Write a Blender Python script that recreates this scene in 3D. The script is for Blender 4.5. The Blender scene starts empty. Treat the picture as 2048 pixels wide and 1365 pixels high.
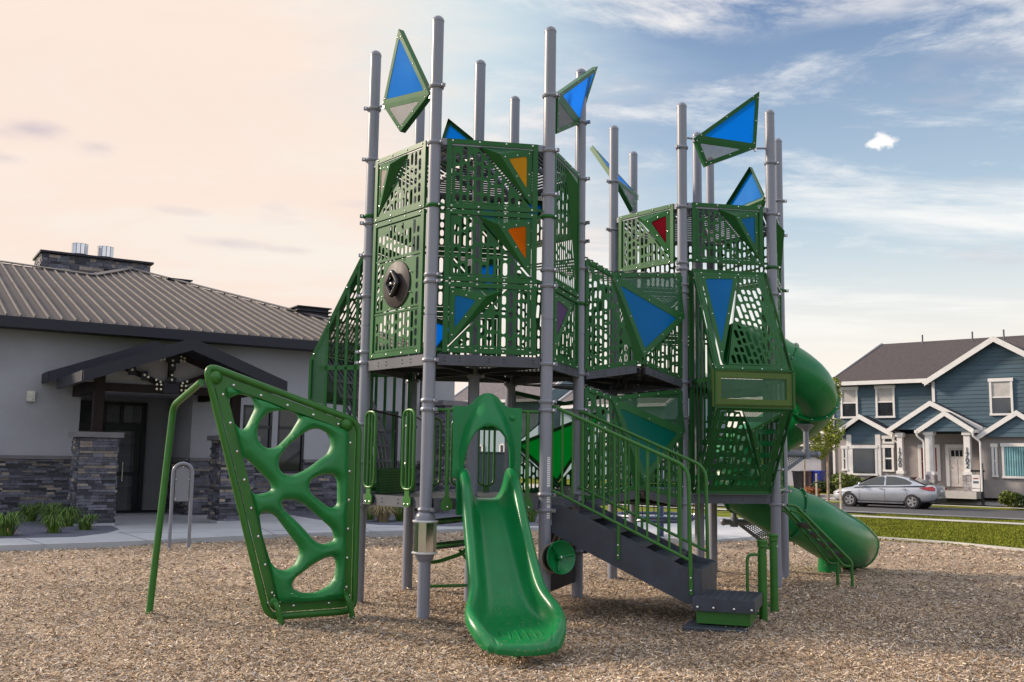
import bpy, bmesh, math, random
import numpy as np
from mathutils import Vector, Matrix, noise
from mathutils.geometry import delaunay_2d_cdt
V = Vector
R = math.radians
scene = bpy.context.scene
# ---------------------------------------------------------------- camera
FPX, PITCH, ROLL, EYE = 1981.37, 0.11969, 0.01563, 1.5628
cr_, sr_ = math.cos(ROLL), math.sin(ROLL)
FW = V((0, math.cos(PITCH), math.sin(PITCH))); UP0 = V((0, -math.sin(PITCH), math.cos(PITCH))); RT0 = V((1, 0, 0))
CR = RT0 * cr_ + UP0 * sr_; CU = -RT0 * sr_ + UP0 * cr_
EYEP = V((0, 0, EYE))
cam_d = bpy.data.cameras.new('camera'); cam = bpy.data.objects.new('camera', cam_d)
scene.collection.objects.link(cam); scene.camera = cam
cam_d.sensor_width = 36; cam_d.lens = 36 * FPX / 2048; cam_d.clip_end = 3000; cam_d.clip_start = 0.1
m3 = Matrix((CR, CU, -FW)).transposed()
cam.matrix_world = Matrix.Translation(EYEP) @ m3.to_4x4()
# ---------------------------------------------------------------- light
SUN_AZ, SUN_EL = R(-72), R(26)      # azimuth from +Y towards +X
world = bpy.data.worlds.new('World'); scene.world = world; world.use_nodes = True
sd = bpy.data.lights.new('sun', 'SUN'); sun = bpy.data.objects.new('sun', sd); scene.collection.objects.link(sun)
sd.energy = 5.0; sd.angle = R(7); sd.color = (1.0, 0.84, 0.68)
sdir = V((math.sin(SUN_AZ) * math.cos(SUN_EL), math.cos(SUN_AZ) * math.cos(SUN_EL), math.sin(SUN_EL)))
sun.rotation_euler = (-sdir).to_track_quat('-Z', 'Y').to_euler()
scene.view_settings.view_transform = 'Standard'; scene.view_settings.look = 'None'
scene.view_settings.exposure = 0.22; scene.view_settings.gamma = 1.0

def build_world():
    nt = world.node_tree; N = nt.nodes; L = nt.links; N.clear()
    def mth(op, a, b=None, c=None, clamp=False):
        n = N.new('ShaderNodeMath'); n.operation = op; n.use_clamp = clamp
        for i, x in enumerate((a, b, c)):
            if x is None: continue
            if isinstance(x, (int, float)): n.inputs[i].default_value = x
            else: L.new(x, n.inputs[i])
        return n.outputs[0]
    def rng(x, a, b, c=0.0, d=1.0):
        n = N.new('ShaderNodeMapRange'); n.interpolation_type = 'SMOOTHSTEP'
        L.new(x, n.inputs[0])
        for i, q in enumerate((a, b, c, d)): n.inputs[i + 1].default_value = q
        return n.outputs[0]
    def mix(f, a, b):
        n = N.new('ShaderNodeMix'); n.data_type = 'RGBA'
        if isinstance(f, float): n.inputs[0].default_value = f
        else: L.new(f, n.inputs[0])
        for i, x in ((6, a), (7, b)):
            if isinstance(x, tuple): n.inputs[i].default_value = (*x, 1)
            else: L.new(x, n.inputs[i])
        return n.outputs[2]
    tc = N.new('ShaderNodeTexCoord'); sep = N.new('ShaderNodeSeparateXYZ'); L.new(tc.outputs['Generated'], sep.inputs[0])
    x, y, z = sep.outputs
    az = mth('ARCTAN2', x, y)                      # 0 ahead, + to the right
    el = mth('ARCSINE', z)
    sky = N.new('ShaderNodeTexSky'); sky.sky_type = 'NISHITA'; sky.sun_disc = False
    sky.sun_elevation = SUN_EL; sky.sun_rotation = SUN_AZ; sky.air_density = 1.0; sky.dust_density = 0.4; sky.ozone_density = 2.0
    # high cloud sheet: project the direction on a plane overhead
    zz = mth('ADD', mth('MAXIMUM', z, 0.0), 0.09)
    px = mth('DIVIDE', x, zz); py = mth('DIVIDE', y, zz)
    def cloud(sx, sy, rot, scale, detail, rough, dist, seed):
        c = N.new('ShaderNodeCombineXYZ'); L.new(px, c.inputs[0]); L.new(py, c.inputs[1]); c.inputs[2].default_value = seed
        mp = N.new('ShaderNodeMapping'); L.new(c.outputs[0], mp.inputs[0]); mp.inputs['Rotation'].default_value = (0, 0, rot); mp.inputs['Scale'].default_value = (sx, sy, 1)
        n = N.new('ShaderNodeTexNoise'); L.new(mp.outputs[0], n.inputs[0])
        n.inputs['Scale'].default_value = scale; n.inputs['Detail'].default_value = detail; n.inputs['Roughness'].default_value = rough; n.inputs['Distortion'].default_value = dist
        return n.outputs[0]
    c1 = cloud(0.32, 1.0, R(8), 1.15, 8, 0.62, 0.35, 3.1)
    c2 = cloud(0.6, 1.0, R(-6), 2.6, 9, 0.68, 0.3, 9.7)
    c3 = cloud(0.5, 1.0, R(20), 0.9, 6, 0.6, 0.2, 5.2)
    # broad bright veil on the left (thin cloud in front of the sun)
    jit = mth('MULTIPLY', mth('SUBTRACT', c3, 0.5), 1.1)
    azj = mth('ADD', az, mth('MULTIPLY', jit, 0.5))
    wide = mth('SUBTRACT', azj, mth('MULTIPLY', el, 0.30))
    veil = rng(wide, 0.13, -0.20)
    back = rng(mth('ABSOLUTE', az), 2.3, 1.6)      # the veil ends behind the viewer
    veil = mth('MULTIPLY', veil, back)
    base = N.new('ShaderNodeMix'); base.data_type = 'RGBA'; base.blend_type = 'MULTIPLY'; base.inputs[0].default_value = 1.0
    L.new(sky.outputs[0], base.inputs[6]); base.inputs[7].default_value = (0.060, 0.082, 0.112, 1)
    col = base.outputs[2]
    # haze towards the horizon, pale warm
    hz = rng(el, 0.58, 0.05)
    col = mix(mth('MULTIPLY', hz, 0.90), col, (0.60, 0.72, 0.74))
    hz2 = rng(el, 0.26, 0.02)
    col = mix(mth('MULTIPLY', hz2, 0.92), col, (0.98, 0.84, 0.71))
    # cirrus
    k1 = mth('MULTIPLY', rng(c1, 0.47, 0.62), rng(el, 0.05, 0.22))
    col = mix(mth('MULTIPLY', k1, 0.80), col, (0.92, 0.90, 0.86))
    k2 = mth('MULTIPLY', rng(c2, 0.52, 0.72), rng(el, 0.08, 0.25))
    col = mix(mth('MULTIPLY', k2, 0.68), col, (0.84, 0.83, 0.82))
    # bright bank across the top of the view
    bank = mth('SUBTRACT', mth('ADD', el, mth('MULTIPLY', jit, 0.12)), mth('MULTIPLY', az, 0.10))
    kb = mth('MULTIPLY', rng(bank, 0.375, 0.43), rng(bank, 0.60, 0.47))
    kb = mth('MULTIPLY', kb, rng(mth('ADD', c2, mth('MULTIPLY', c1, 0.5)), 0.58, 0.80))
    col = mix(mth('MULTIPLY', kb, 0.9), col, (0.90, 0.86, 0.82))
    # small solitary puff
    d = mth('ADD', mth('POWER', mth('MULTIPLY', mth('SUBTRACT', az, 0.3655), 1.0), 2), mth('POWER', mth('MULTIPLY', mth('SUBTRACT', el, 0.304), 1.9), 2))
    pf = N.new('ShaderNodeTexNoise'); L.new(tc.outputs['Generated'], pf.inputs[0]); pf.inputs['Scale'].default_value = 60; pf.inputs['Detail'].default_value = 6
    dn = mth('ADD', mth('SQRT', d), mth('MULTIPLY', mth('SUBTRACT', pf.outputs[0], 0.5), 0.055))
    puff = rng(dn, 0.013, 0.005)
    col = mix(mth('MULTIPLY', puff, 0.95), col, (0.93, 0.90, 0.88))
    # veil over everything
    cv = cloud(0.7, 1.0, R(30), 1.4, 7, 0.6, 0.4, 1.3)
    vcol = mix(rng(cv, 0.42, 0.70), (0.845, 0.70, 0.61), (0.83, 0.76, 0.68))
    tone = mth('MULTIPLY', rng(mth('ADD', wide, mth('MULTIPLY', jit, 0.15)), -0.30, -0.06), rng(el, 0.12, 0.38))
    vcol = mix(mth('MULTIPLY', tone, 0.85), vcol, mix(rng(c2, 0.42, 0.62), (0.58, 0.73, 0.78), (0.88, 0.86, 0.82)))
    col = mix(mth('MULTIPLY', veil, 0.97), col, vcol)
    # thin grey wisps low on the left
    gw = N.new('ShaderNodeTexNoise'); mp = N.new('ShaderNodeMapping'); L.new(tc.outputs['Generated'], mp.inputs[0]); mp.inputs['Scale'].default_value = (2.2, 2.2, 9); mp.inputs['Location'].default_value = (0.35, 0.2, 0.9)
    L.new(mp.outputs[0], gw.inputs[0]); gw.inputs['Scale'].default_value = 2.1; gw.inputs['Detail'].default_value = 5
    wn = N.new('ShaderNodeTexNoise'); mp2 = N.new('ShaderNodeMapping'); L.new(tc.outputs['Generated'], mp2.inputs[0]); mp2.inputs['Scale'].default_value = (1, 1, 3); L.new(mp2.outputs[0], wn.inputs[0]); wn.inputs['Scale'].default_value = 9; wn.inputs['Detail'].default_value = 7
    for (wa, we, ra, re_, am) in ((-0.465, 0.290, 0.055, 0.011, .75), (-0.410, 0.283, 0.03, 0.012, .6), (-0.49, 0.262, 0.03, 0.007, .4), (-0.285, 0.205, 0.05, 0.008, .45), (-0.22, 0.203, 0.03, 0.006, .35), (-0.33, 0.232, 0.03, 0.004, .25)):
        dd = mth('SQRT', mth('ADD', mth('POWER', mth('DIVIDE', mth('SUBTRACT', az, wa), ra), 2), mth('POWER', mth('DIVIDE', mth('SUBTRACT', el, we), re_), 2)))
        dd = mth('ADD', dd, mth('MULTIPLY', mth('SUBTRACT', wn.outputs[0], 0.5), 3.2))
        col = mix(mth('MULTIPLY', rng(dd, 1.25, 0.1), am), col, (0.52, 0.46, 0.52))
    kw = mth('MULTIPLY', rng(gw.outputs[0], 0.60, 0.72), mth('MULTIPLY', rng(el, 0.10, 0.2), rng(el, 0.42, 0.3)))
    col = mix(mth('MULTIPLY', kw, 0.45), col, (0.56, 0.52, 0.56))
    # unseen cloud overhead and behind the viewer, added bright to fill front faces
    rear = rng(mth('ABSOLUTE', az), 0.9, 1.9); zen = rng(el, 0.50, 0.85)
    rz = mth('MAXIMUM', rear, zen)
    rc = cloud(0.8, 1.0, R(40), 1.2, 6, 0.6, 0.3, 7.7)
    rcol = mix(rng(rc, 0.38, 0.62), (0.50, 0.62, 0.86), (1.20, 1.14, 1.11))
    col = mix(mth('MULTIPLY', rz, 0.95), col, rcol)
    # below the horizon
    col = mix(rng(z, 0.0, -0.05), col, (0.22, 0.20, 0.18))
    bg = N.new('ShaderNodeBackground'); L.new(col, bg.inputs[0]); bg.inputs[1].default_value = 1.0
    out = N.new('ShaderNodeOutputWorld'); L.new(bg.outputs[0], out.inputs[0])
build_world()
# ---------------------------------------------------------------- pixel rays of the photograph (2048 wide) to world points
def ray(x, y): return FW + CR * ((x - 1024) / FPX) + CU * ((682.5 - y) / FPX)
def at(x, y, Y): d = ray(x, y); return EYEP + d * (Y / d.y)
def atz(x, y, z=0.0): d = ray(x, y); return EYEP + d * ((z - EYE) / d.z)
def onp(x, y, P, n): d = ray(x, y); return EYEP + d * ((V(P) - EYEP).dot(n) / d.dot(n))
# ---------------------------------------------------------------- materials
MATS = {}
def mat(name, color, rough=0.5, metal=0.0, var=0.08, vscale=3.0, bump=0.0, bscale=60.0, spec=0.5, coat=0.0, island=0.0, dark=None, stretch=None, glossmap=True):
    if name in MATS: return MATS[name]
    m = bpy.data.materials.new(name); m.use_nodes = True; nt = m.node_tree; N = nt.nodes; L = nt.links
    b = N['Principled BSDF']; MATS[name] = m
    b.inputs['Roughness'].default_value = rough; b.inputs['Metallic'].default_value = metal
    b.inputs['Specular IOR Level'].default_value = spec; b.inputs['Coat Weight'].default_value = coat
    tc = N.new('ShaderNodeTexCoord'); src = tc.outputs['Object']
    if stretch:
        mp = N.new('ShaderNodeMapping'); L.new(src, mp.inputs[0]); mp.inputs['Scale'].default_value = stretch; src = mp.outputs[0]
    n = N.new('ShaderNodeTexNoise'); L.new(src, n.inputs[0]); n.inputs['Scale'].default_value = vscale; n.inputs['Detail'].default_value = 8; n.inputs['Roughness'].default_value = 0.62
    lo = tuple(max(0, c * (1 - 3 * var)) for c in color); hi = tuple(min(1, c * (1 + 3 * var)) for c in color)
    if dark: lo = dark
    r = N.new('ShaderNodeValToRGB'); r.color_ramp.elements[0].position = 0.25; r.color_ramp.elements[1].position = 0.75
    r.color_ramp.elements[0].color = (*lo, 1); r.color_ramp.elements[1].color = (*hi, 1)
    L.new(n.outputs[0], r.inputs[0]); c = r.outputs[0]
    if island:
        g = N.new('ShaderNodeNewGeometry'); mr = N.new('ShaderNodeMapRange'); L.new(g.outputs['Random Per Island'], mr.inputs[0])
        mr.inputs[3].default_value = 1 - island; mr.inputs[4].default_value = 1 + island
        mx = N.new('ShaderNodeMix'); mx.data_type = 'RGBA'; mx.blend_type = 'MULTIPLY'; mx.inputs[0].default_value = 1
        L.new(c, mx.inputs[6]); L.new(mr.outputs[0], mx.inputs[7]); c = mx.outputs[2]
    L.new(c, b.inputs['Base Color'])
    if glossmap:
        mr2 = N.new('ShaderNodeMapRange'); L.new(n.outputs[0], mr2.inputs[0]); mr2.inputs[1].default_value = 0.3; mr2.inputs[2].default_value = 0.7
        mr2.inputs[3].default_value = rough * 0.85; mr2.inputs[4].default_value = min(1, rough * 1.2); L.new(mr2.outputs[0], b.inputs['Roughness'])
    if bump:
        n2 = N.new('ShaderNodeTexNoise'); L.new(src, n2.inputs[0]); n2.inputs['Scale'].default_value = bscale; n2.inputs['Detail'].default_value = 6
        bp = N.new('ShaderNodeBump'); bp.inputs['Strength'].default_value = bump; bp.inputs['Distance'].default_value = 0.02
        L.new(n2.outputs[0], bp.inputs['Height']); L.new(bp.outputs[0], b.inputs['Normal'])
    return m
def scuffed(name, lo=.62, ztop=.55):
    # tan dust and pale scuffs on the low part of moulded plastic
    m = MATS[name]; N = m.node_tree.nodes; L = m.node_tree.links; b = N['Principled BSDF']; src = b.inputs['Base Color'].links[0].from_socket
    g = N.new('ShaderNodeNewGeometry'); n = N.new('ShaderNodeTexNoise'); n.inputs['Scale'].default_value = 55; n.inputs['Detail'].default_value = 5; L.new(g.outputs['Position'], n.inputs[0])
    mp = N.new('ShaderNodeMapping'); mp.inputs['Scale'].default_value = (1, .10, .16); L.new(g.outputs['Position'], mp.inputs[0]); n3 = N.new('ShaderNodeTexNoise'); n3.inputs['Scale'].default_value = 90; n3.inputs['Detail'].default_value = 3; L.new(mp.outputs[0], n3.inputs[0])
    def rg(x, a, c, lo_=0., hi_=1.):
        r = N.new('ShaderNodeMapRange'); L.new(x, r.inputs[0]); r.inputs[1].default_value = a; r.inputs[2].default_value = c; r.inputs[3].default_value = lo_; r.inputs[4].default_value = hi_; return r.outputs[0]
    sp = N.new('ShaderNodeSeparateXYZ'); L.new(g.outputs['Position'], sp.inputs[0])
    def mu(a, c):
        k = N.new('ShaderNodeMath'); k.operation = 'MULTIPLY'
        for i, q in enumerate((a, c)):
            if isinstance(q, float): k.inputs[i].default_value = q
            else: L.new(q, k.inputs[i])
        return k.outputs[0]
    def mixc(f, a, col):
        x = N.new('ShaderNodeMix'); x.data_type = 'RGBA'; L.new(f, x.inputs[0]); L.new(a, x.inputs[6]); x.inputs[7].default_value = (*col, 1); return x.outputs[2]
    low = rg(sp.outputs[2], ztop, .12)
    c = mixc(mu(mu(rg(n.outputs[0], lo, lo + .05), low), .8), src, (.26, .20, .13)); c = mixc(mu(rg(n3.outputs[0], .63, .68), mu(low, .35)), c, (.10, .24, .14))
    L.new(c, b.inputs['Base Color'])
def translucent(name, color, t=0.65):
    m = bpy.data.materials.new(name); m.use_nodes = True; nt = m.node_tree; N = nt.nodes; L = nt.links; MATS[name] = m
    out = N['Material Output']; N.remove(N['Principled BSDF'])
    tr = N.new('ShaderNodeBsdfTranslucent'); tr.inputs[0].default_value = (*color, 1)
    b = N.new('ShaderNodeBsdfPrincipled'); b.inputs['Base Color'].default_value = (*[c * 0.8 for c in color], 1); b.inputs['Roughness'].default_value = 0.3; b.inputs['Specular IOR Level'].default_value = 0.15
    n = N.new('ShaderNodeTexNoise'); n.inputs['Scale'].default_value = 2.0; mr = N.new('ShaderNodeMapRange'); L.new(n.outputs[0], mr.inputs[0]); mr.inputs[3].default_value = t - 0.08; mr.inputs[4].default_value = t + 0.08
    x = N.new('ShaderNodeMixShader'); L.new(mr.outputs[0], x.inputs[0]); L.new(b.outputs[0], x.inputs[1]); L.new(tr.outputs[0], x.inputs[2]); L.new(x.outputs[0], out.inputs[0])
    return m
def perforated(name, color, scale=62.0, rad=0.27):
    m = mat(name, color, 0.45); nt = m.node_tree; N = nt.nodes; L = nt.links; b = N['Principled BSDF']
    uv = N.new('ShaderNodeUVMap'); sep = N.new('ShaderNodeSeparateXYZ'); L.new(uv.outputs[0], sep.inputs[0])
    def mth(op, a, c=None):
        n = N.new('ShaderNodeMath'); n.operation = op
        for i, x in enumerate((a, c)):
            if x is None: continue
            if isinstance(x, (int, float)): n.inputs[i].default_value = x
            else: L.new(x, n.inputs[i])
        return n.outputs[0]
    u = mth('MULTIPLY', sep.outputs[0], scale); v = mth('MULTIPLY', sep.outputs[1], scale * 1.155)
    row = mth('FLOOR', v); odd = mth('MULTIPLY', mth('MODULO', row, 2.0), 0.5)
    fu = mth('SUBTRACT', mth('FRACT', mth('ADD', u, odd)), 0.5); fv = mth('MULTIPLY', mth('SUBTRACT', mth('FRACT', v), 0.5), 0.866)
    d = mth('SQRT', mth('ADD', mth('MULTIPLY', fu, fu), mth('MULTIPLY', fv, fv)))
    a = mth('GREATER_THAN', d, rad); L.new(a, b.inputs['Alpha'])
    return m
green = mat('green_paint', (0.019, 0.102, 0.026), 0.38, var=0.06, vscale=1.5, spec=0.20)
greenL = mat('green_pipe_paint', (0.028, 0.125, 0.022), 0.34, var=0.05, spec=0.4)
greenS = mat('green_slide_plastic', (0.004, 0.165, 0.042), 0.30, var=0.06, vscale=2.2, spec=0.38, bump=0.02, bscale=25)
greenC = mat('green_climber_plastic', (0.005, 0.175, 0.034), 0.45, var=0.06, vscale=4, bump=0.15, bscale=320)
scuffed('green_slide_plastic')
greenB = mat('green_frame_paint', (0.026, 0.130, 0.016), 0.34, var=0.05, spec=0.4)
postm = mat('grey_post_paint', (0.20, 0.21, 0.25), 0.34, var=0.04, spec=0.5, stretch=(1, 1, 0.2))
greym = mat('grey_coated_steel', (0.075, 0.08, 0.098), 0.5, spec=.3, var=0.1, bump=0.1, bscale=120)
darkm = mat('dark_coated_deck', (0.018, 0.02, 0.026), 0.6, spec=.2, var=0.15, bump=0.2, bscale=150)
stairm = mat('slate_vinyl_coating', (0.030, 0.037, 0.052), 0.42, var=0.12, vscale=6, bump=0.25, bscale=180)
deckm = perforated('perforated_deck_coating', (0.022, 0.025, 0.03), 20.0, 0.26)
deckt = mat('deck_top_coating', (0.16, 0.165, 0.18), 0.5, var=0.1)
perf = perforated('perforated_green_sheet', (0.011, 0.092, 0.030))
perfL = perforated('perforated_green_light', (0.03, 0.12, 0.05))
steel = mat('stainless_steel', (0.62, 0.61, 0.60), 0.25, metal=1.0)
mirror = mat('mirror_steel', (0.60, 0.60, 0.61), 0.16, metal=1.0, var=0.02)
blackm = mat('black_plastic', (0.012, 0.012, 0.015), 0.3)
beige = mat('bronze_disc', (0.045, 0.036, 0.036), 0.55, spec=.2)
T = {'blue': translucent('blue_insert', (0.0, 0.40, 0.90), 0.68), 'yellow': translucent('yellow_insert', (0.86, 0.45, 0.01), 0.5),
     'orange': translucent('orange_insert', (1.0, 0.36, 0.0), 0.8), 'red': translucent('red_insert', (0.34, 0.004, 0.02), 0.5),
     'purple': translucent('purple_insert', (0.13, 0.06, 0.20), 0.3), 'green': translucent('bright_green_insert', (0.0, 0.38, 0.11), 0.6),
     'teal': translucent('teal_insert', (0.0, 0.16, 0.11), 0.3), 'white': translucent('white_insert', (0.75, 0.66, 0.62), 0.6),
     'bluedim': translucent('dim_blue_insert', (0.0, 0.20, 0.52), 0.35), 'midblue': translucent('mid_blue_insert', (0.0, 0.19, 0.50), 0.3)}
# ---------------------------------------------------------------- mesh tools
COL = scene.collection
def orth(n):
    n = V(n).normalized(); a = V((0, 0, 1)) if abs(n.z) < 0.9 else V((1, 0, 0))
    u = a.cross(n).normalized(); return u, n.cross(u).normalized()
def inset(poly, b):
    # convex CCW 2-D polygon moved inwards by b (b may be a list per edge)
    n = len(poly); bs = b if isinstance(b, (list, tuple)) else [b] * n; out = []
    for i in range(n):
        p0, p1, p2 = V(poly[i - 1]), V(poly[i]), V(poly[(i + 1) % n])
        d1 = (p1 - p0).normalized(); d2 = (p2 - p1).normalized()
        n1 = V((-d1.y, d1.x)); n2 = V((-d2.y, d2.x))
        a = p0 + n1 * bs[i - 1]; c = p1 + n2 * bs[i]
        den = d1.x * d2.y - d1.y * d2.x
        if abs(den) < 1e-6: out.append(p1 + n1 * bs[i]); continue
        t = ((c.x - a.x) * d2.y - (c.y - a.y) * d2.x) / den
        out.append(a + d1 * t)
    return [V((q.x, q.y)) for q in out]
def fillet(poly, r, k=4):
    out = []; n = len(poly)
    for i in range(n):
        p0, p1, p2 = V(poly[i - 1]), V(poly[i]), V(poly[(i + 1) % n])
        rr = min(r, (p0 - p1).length * 0.45, (p2 - p1).length * 0.45)
        a = p1 + (p0 - p1).normalized() * rr; c = p1 + (p2 - p1).normalized() * rr
        for j in range(k + 1):
            t = j / k; out.append(a * (1 - t) ** 2 + p1 * 2 * t * (1 - t) + c * t * t)
    return out
def clip(poly, P, n):
    # keep the part of the 2-D/3-D polygon with (q-P).n >= 0
    out = []; m = len(poly)
    for i in range(m):
        a, b = poly[i], poly[(i + 1) % m]; da, db = (a - P).dot(n), (b - P).dot(n)
        if da >= 0: out.append(a)
        if (da >= 0) != (db >= 0): out.append(a + (b - a) * (da / (da - db)))
    return out
def area2(p): return sum(p[i - 1].x * p[i].y - p[i].x * p[i - 1].y for i in range(len(p))) / 2
def ccw(p): return p if area2(p) > 0 else p[::-1]
class MB:
    def __init__(s): s.v = []; s.f = []; s.m = []; s.sm = []; s.mats = []; s.uv = {}
    def mi(s, m):
        if m not in s.mats: s.mats.append(m)
        return s.mats.index(m)
    def add(s, vs, fs, m=None, smooth=False):
        o = len(s.v); s.v += [tuple(q) for q in vs]; k = s.mi(m)
        for f in fs: s.f.append(tuple(i + o for i in f)); s.m.append(k); s.sm.append(smooth)
        return o
    def box(s, c, sx, sy, sz, m=None, ax=None):
        ax = ax or (V((1, 0, 0)), V((0, 1, 0)), V((0, 0, 1))); c = V(c)
        vs = [c + ax[0] * (i * sx / 2) + ax[1] * (j * sy / 2) + ax[2] * (k * sz / 2) for k in (-1, 1) for j in (-1, 1) for i in (-1, 1)]
        s.add(vs, [(0, 2, 3, 1), (4, 5, 7, 6), (0, 1, 5, 4), (2, 6, 7, 3), (0, 4, 6, 2), (1, 3, 7, 5)], m)
    def bar(s, a, b, w, h, m=None, up=(0, 0, 1)):
        a = V(a); b = V(b); d = (b - a).normalized(); sd_ = d.cross(V(up)).normalized(); u = sd_.cross(d).normalized()
        s.box((a + b) / 2, (b - a).length, w, h, m, (d, sd_, u))
    def prism(s, poly, dv, m=None, m2=None):
        n = len(poly); a = [V(p) for p in poly]; dv = V(dv); b = [p + dv for p in a]
        s.add(a + b, [tuple(range(n))[::-1], tuple(range(n, 2 * n))], m)
        s.add(a + b, [(i, (i + 1) % n, (i + 1) % n + n, i + n) for i in range(n)], m2 or m)
    def tube(s, path, r, n=10, m=None, closed=False, caps=True):
        path = [V(p) for p in path]; k = len(path); rs = r if isinstance(r, (list, tuple)) else [r] * k
        T_ = []
        for i in range(k):
            if closed: t = path[(i + 1) % k] - path[i - 1]
            else: t = path[min(i + 1, k - 1)] - path[max(i - 1, 0)]
            T_.append(t.normalized())
        u, w = orth(T_[0]); vs = []
        for i in range(k):
            u = (u - T_[i] * u.dot(T_[i])).normalized(); w = T_[i].cross(u)
            for j in range(n):
                a = 2 * math.pi * j / n; vs.append(path[i] + (u * math.cos(a) + w * math.sin(a)) * rs[i])
        fs = []
        for i in range(k if closed else k - 1):
            for j in range(n):
                i2 = (i + 1) % k; fs.append((i * n + j, i * n + (j + 1) % n, i2 * n + (j + 1) % n, i2 * n + j))
        s.add(vs, fs, m, True)
        if caps and not closed:
            s.add(vs[:n], [tuple(range(n))[::-1]], m); s.add(vs[-n:], [tuple(range(n))], m)
    def lathe(s, P, axis, prof, n=20, m=None, smooth=True, caps=True):
        P = V(P); a = V(axis).normalized(); u, w = orth(a); vs = []
        for (h, r) in prof:
            for j in range(n):
                t = 2 * math.pi * j / n; vs.append(P + a * h + (u * math.cos(t) + w * math.sin(t)) * r)
        fs = [(i * n + j, i * n + (j + 1) % n, (i + 1) * n + (j + 1) % n, (i + 1) * n + j) for i in range(len(prof) - 1) for j in range(n)]
        if caps: fs.append(tuple(range(n))[::-1]); k = (len(prof) - 1) * n; fs.append(tuple(range(k, k + n)))
        s.add(vs, fs, m, smooth)
    def ball(s, P, r, m=None, n=8, squash=1.0, axis=(0, 0, 1)):
        pr = [(-r * squash * math.cos(math.pi * i / 6), max(1e-4, r * math.sin(math.pi * i / 6))) for i in range(7)]
        s.lathe(P, axis, pr, n, m)
    def dome(s, P, nrm, r=0.011, m=None):
        s.lathe(P, nrm, [(-0.004, r), (r * 0.45, r * 0.85), (r * 0.8, r * 0.3)], 7, m)
    def plate(s, outer, th, m=None, holes=(), nrm=None, uvs=True):
        # planar plate with polygonal holes; outer and holes are lists of 3-D points
        O = V(outer[0]); e1 = (V(outer[1]) - O).normalized()
        n = V((0, 0, 0))
        for i in range(len(outer)): n += (V(outer[i - 1]) - O).cross(V(outer[i]) - O)
        n = n.normalized()
        if nrm is not None and n.dot(nrm) < 0: n = -n
        e2 = n.cross(e1)
        to2 = lambda p: V(((V(p) - O).dot(e1), (V(p) - O).dot(e2)))
        o2 = ccw([to2(p) for p in outer]); h2 = [ccw([to2(p) for p in h]) for h in holes]
        pts = []; faces = []
        for pl in [o2] + h2:
            faces.append(list(range(len(pts), len(pts) + len(pl)))); pts += pl
        vs, es, fs, ov, oe, of = delaunay_2d_cdt(pts, [], faces, 1, 1e-5)
        keep = [tuple(f) for f, o in zip(fs, of) if list(o) == [0]]
        P3 = [O + e1 * q.x + e2 * q.y for q in vs]; k = len(P3)
        P3b = [q - n * th for q in P3]
        cnt = {}
        for f in keep:
            for i in range(3):
                a, b = f[i], f[(i + 1) % 3]; cnt[(a, b)] = 1
        side = [(a, b) for (a, b) in cnt if (b, a) not in cnt]
        fl = keep + [tuple(i + k for i in f[::-1]) for f in keep] + [(b, a, a + k, b + k) for a, b in side]
        o = s.add(P3 + P3b, fl, m)
        for i, q in enumerate(vs): s.uv[o + i] = (q.x, q.y); s.uv[o + i + k] = (q.x, q.y)
    def build(s, name, parent=None, mat_=None, sub=0, solid=0, bev=0):
        me = bpy.data.meshes.new(name); me.from_pydata(s.v, [], s.f)
        if s.mats:
            for m in s.mats: me.materials.append(m if m else mat_)
        me.polygons.foreach_set('material_index', s.m); me.polygons.foreach_set('use_smooth', s.sm)
        if s.uv:
            ul = me.uv_layers.new(name='UVMap')
            arr = np.zeros(len(me.loops) * 2, dtype=np.float32); li = np.zeros(len(me.loops), dtype=np.int32); me.loops.foreach_get('vertex_index', li)
            uvv = np.zeros((len(s.v), 2), dtype=np.float32)
            for k, q in s.uv.items(): uvv[k] = q
            ul.data.foreach_set('uv', uvv[li].ravel())
        me.update()
        if any(s.sm): me.set_sharp_from_angle(angle=R(38))
        o = bpy.data.objects.new(name, me); COL.objects.link(o)
        if parent is not None: o.parent = parent
        if solid:
            md = o.modifiers.new('solid', 'SOLIDIFY'); md.thickness = solid; md.offset = -1
        if sub:
            md = o.modifiers.new('sub', 'SUBSURF'); md.levels = sub; md.render_levels = sub
        if bev:
            md = o.modifiers.new('bevel', 'BEVEL'); md.width = bev; md.segments = 2; md.limit_method = 'ANGLE'
        return o
def tag(o, label=None, cat=None, group=None, kind=None):
    if label: o['label'] = label
    if cat: o['category'] = cat
    if group: o['group'] = group
    if kind: o['kind'] = kind
    return o
def thing(name, label, cat, group=None, loc=(0, 0, 0)):
    o = bpy.data.objects.new(name, None); COL.objects.link(o); o.location = loc; o.empty_display_size = 0.2
    return tag(o, label, cat, group)
def struct(name, mb, label=None):
    o = mb.build(name); o['kind'] = 'structure'
    if label: o['label'] = label
    return o
def arc(c, a0, a1, r, u, w, k=6):
    return [V(c) + V(u) * (r * math.cos(a0 + (a1 - a0) * i / k)) + V(w) * (r * math.sin(a0 + (a1 - a0) * i / k)) for i in range(k + 1)]
def bend(pts, r, k=5, closed=False):
    pts = [V(p) for p in pts]; out = [] if closed else [pts[0]]; n = len(pts)
    for i in (range(n) if closed else range(1, n - 1)):
        p0, p1, p2 = pts[i - 1], pts[i], pts[(i + 1) % n]
        rr = min(r, (p0 - p1).length * 0.48, (p2 - p1).length * 0.48)
        a = p1 + (p0 - p1).normalized() * rr; c = p1 + (p2 - p1).normalized() * rr
        for j in range(k + 1):
            t = j / k; out.append(a * (1 - t) ** 2 + p1 * 2 * t * (1 - t) + c * t * t)
    if not closed: out.append(pts[-1])
    return out
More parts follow.
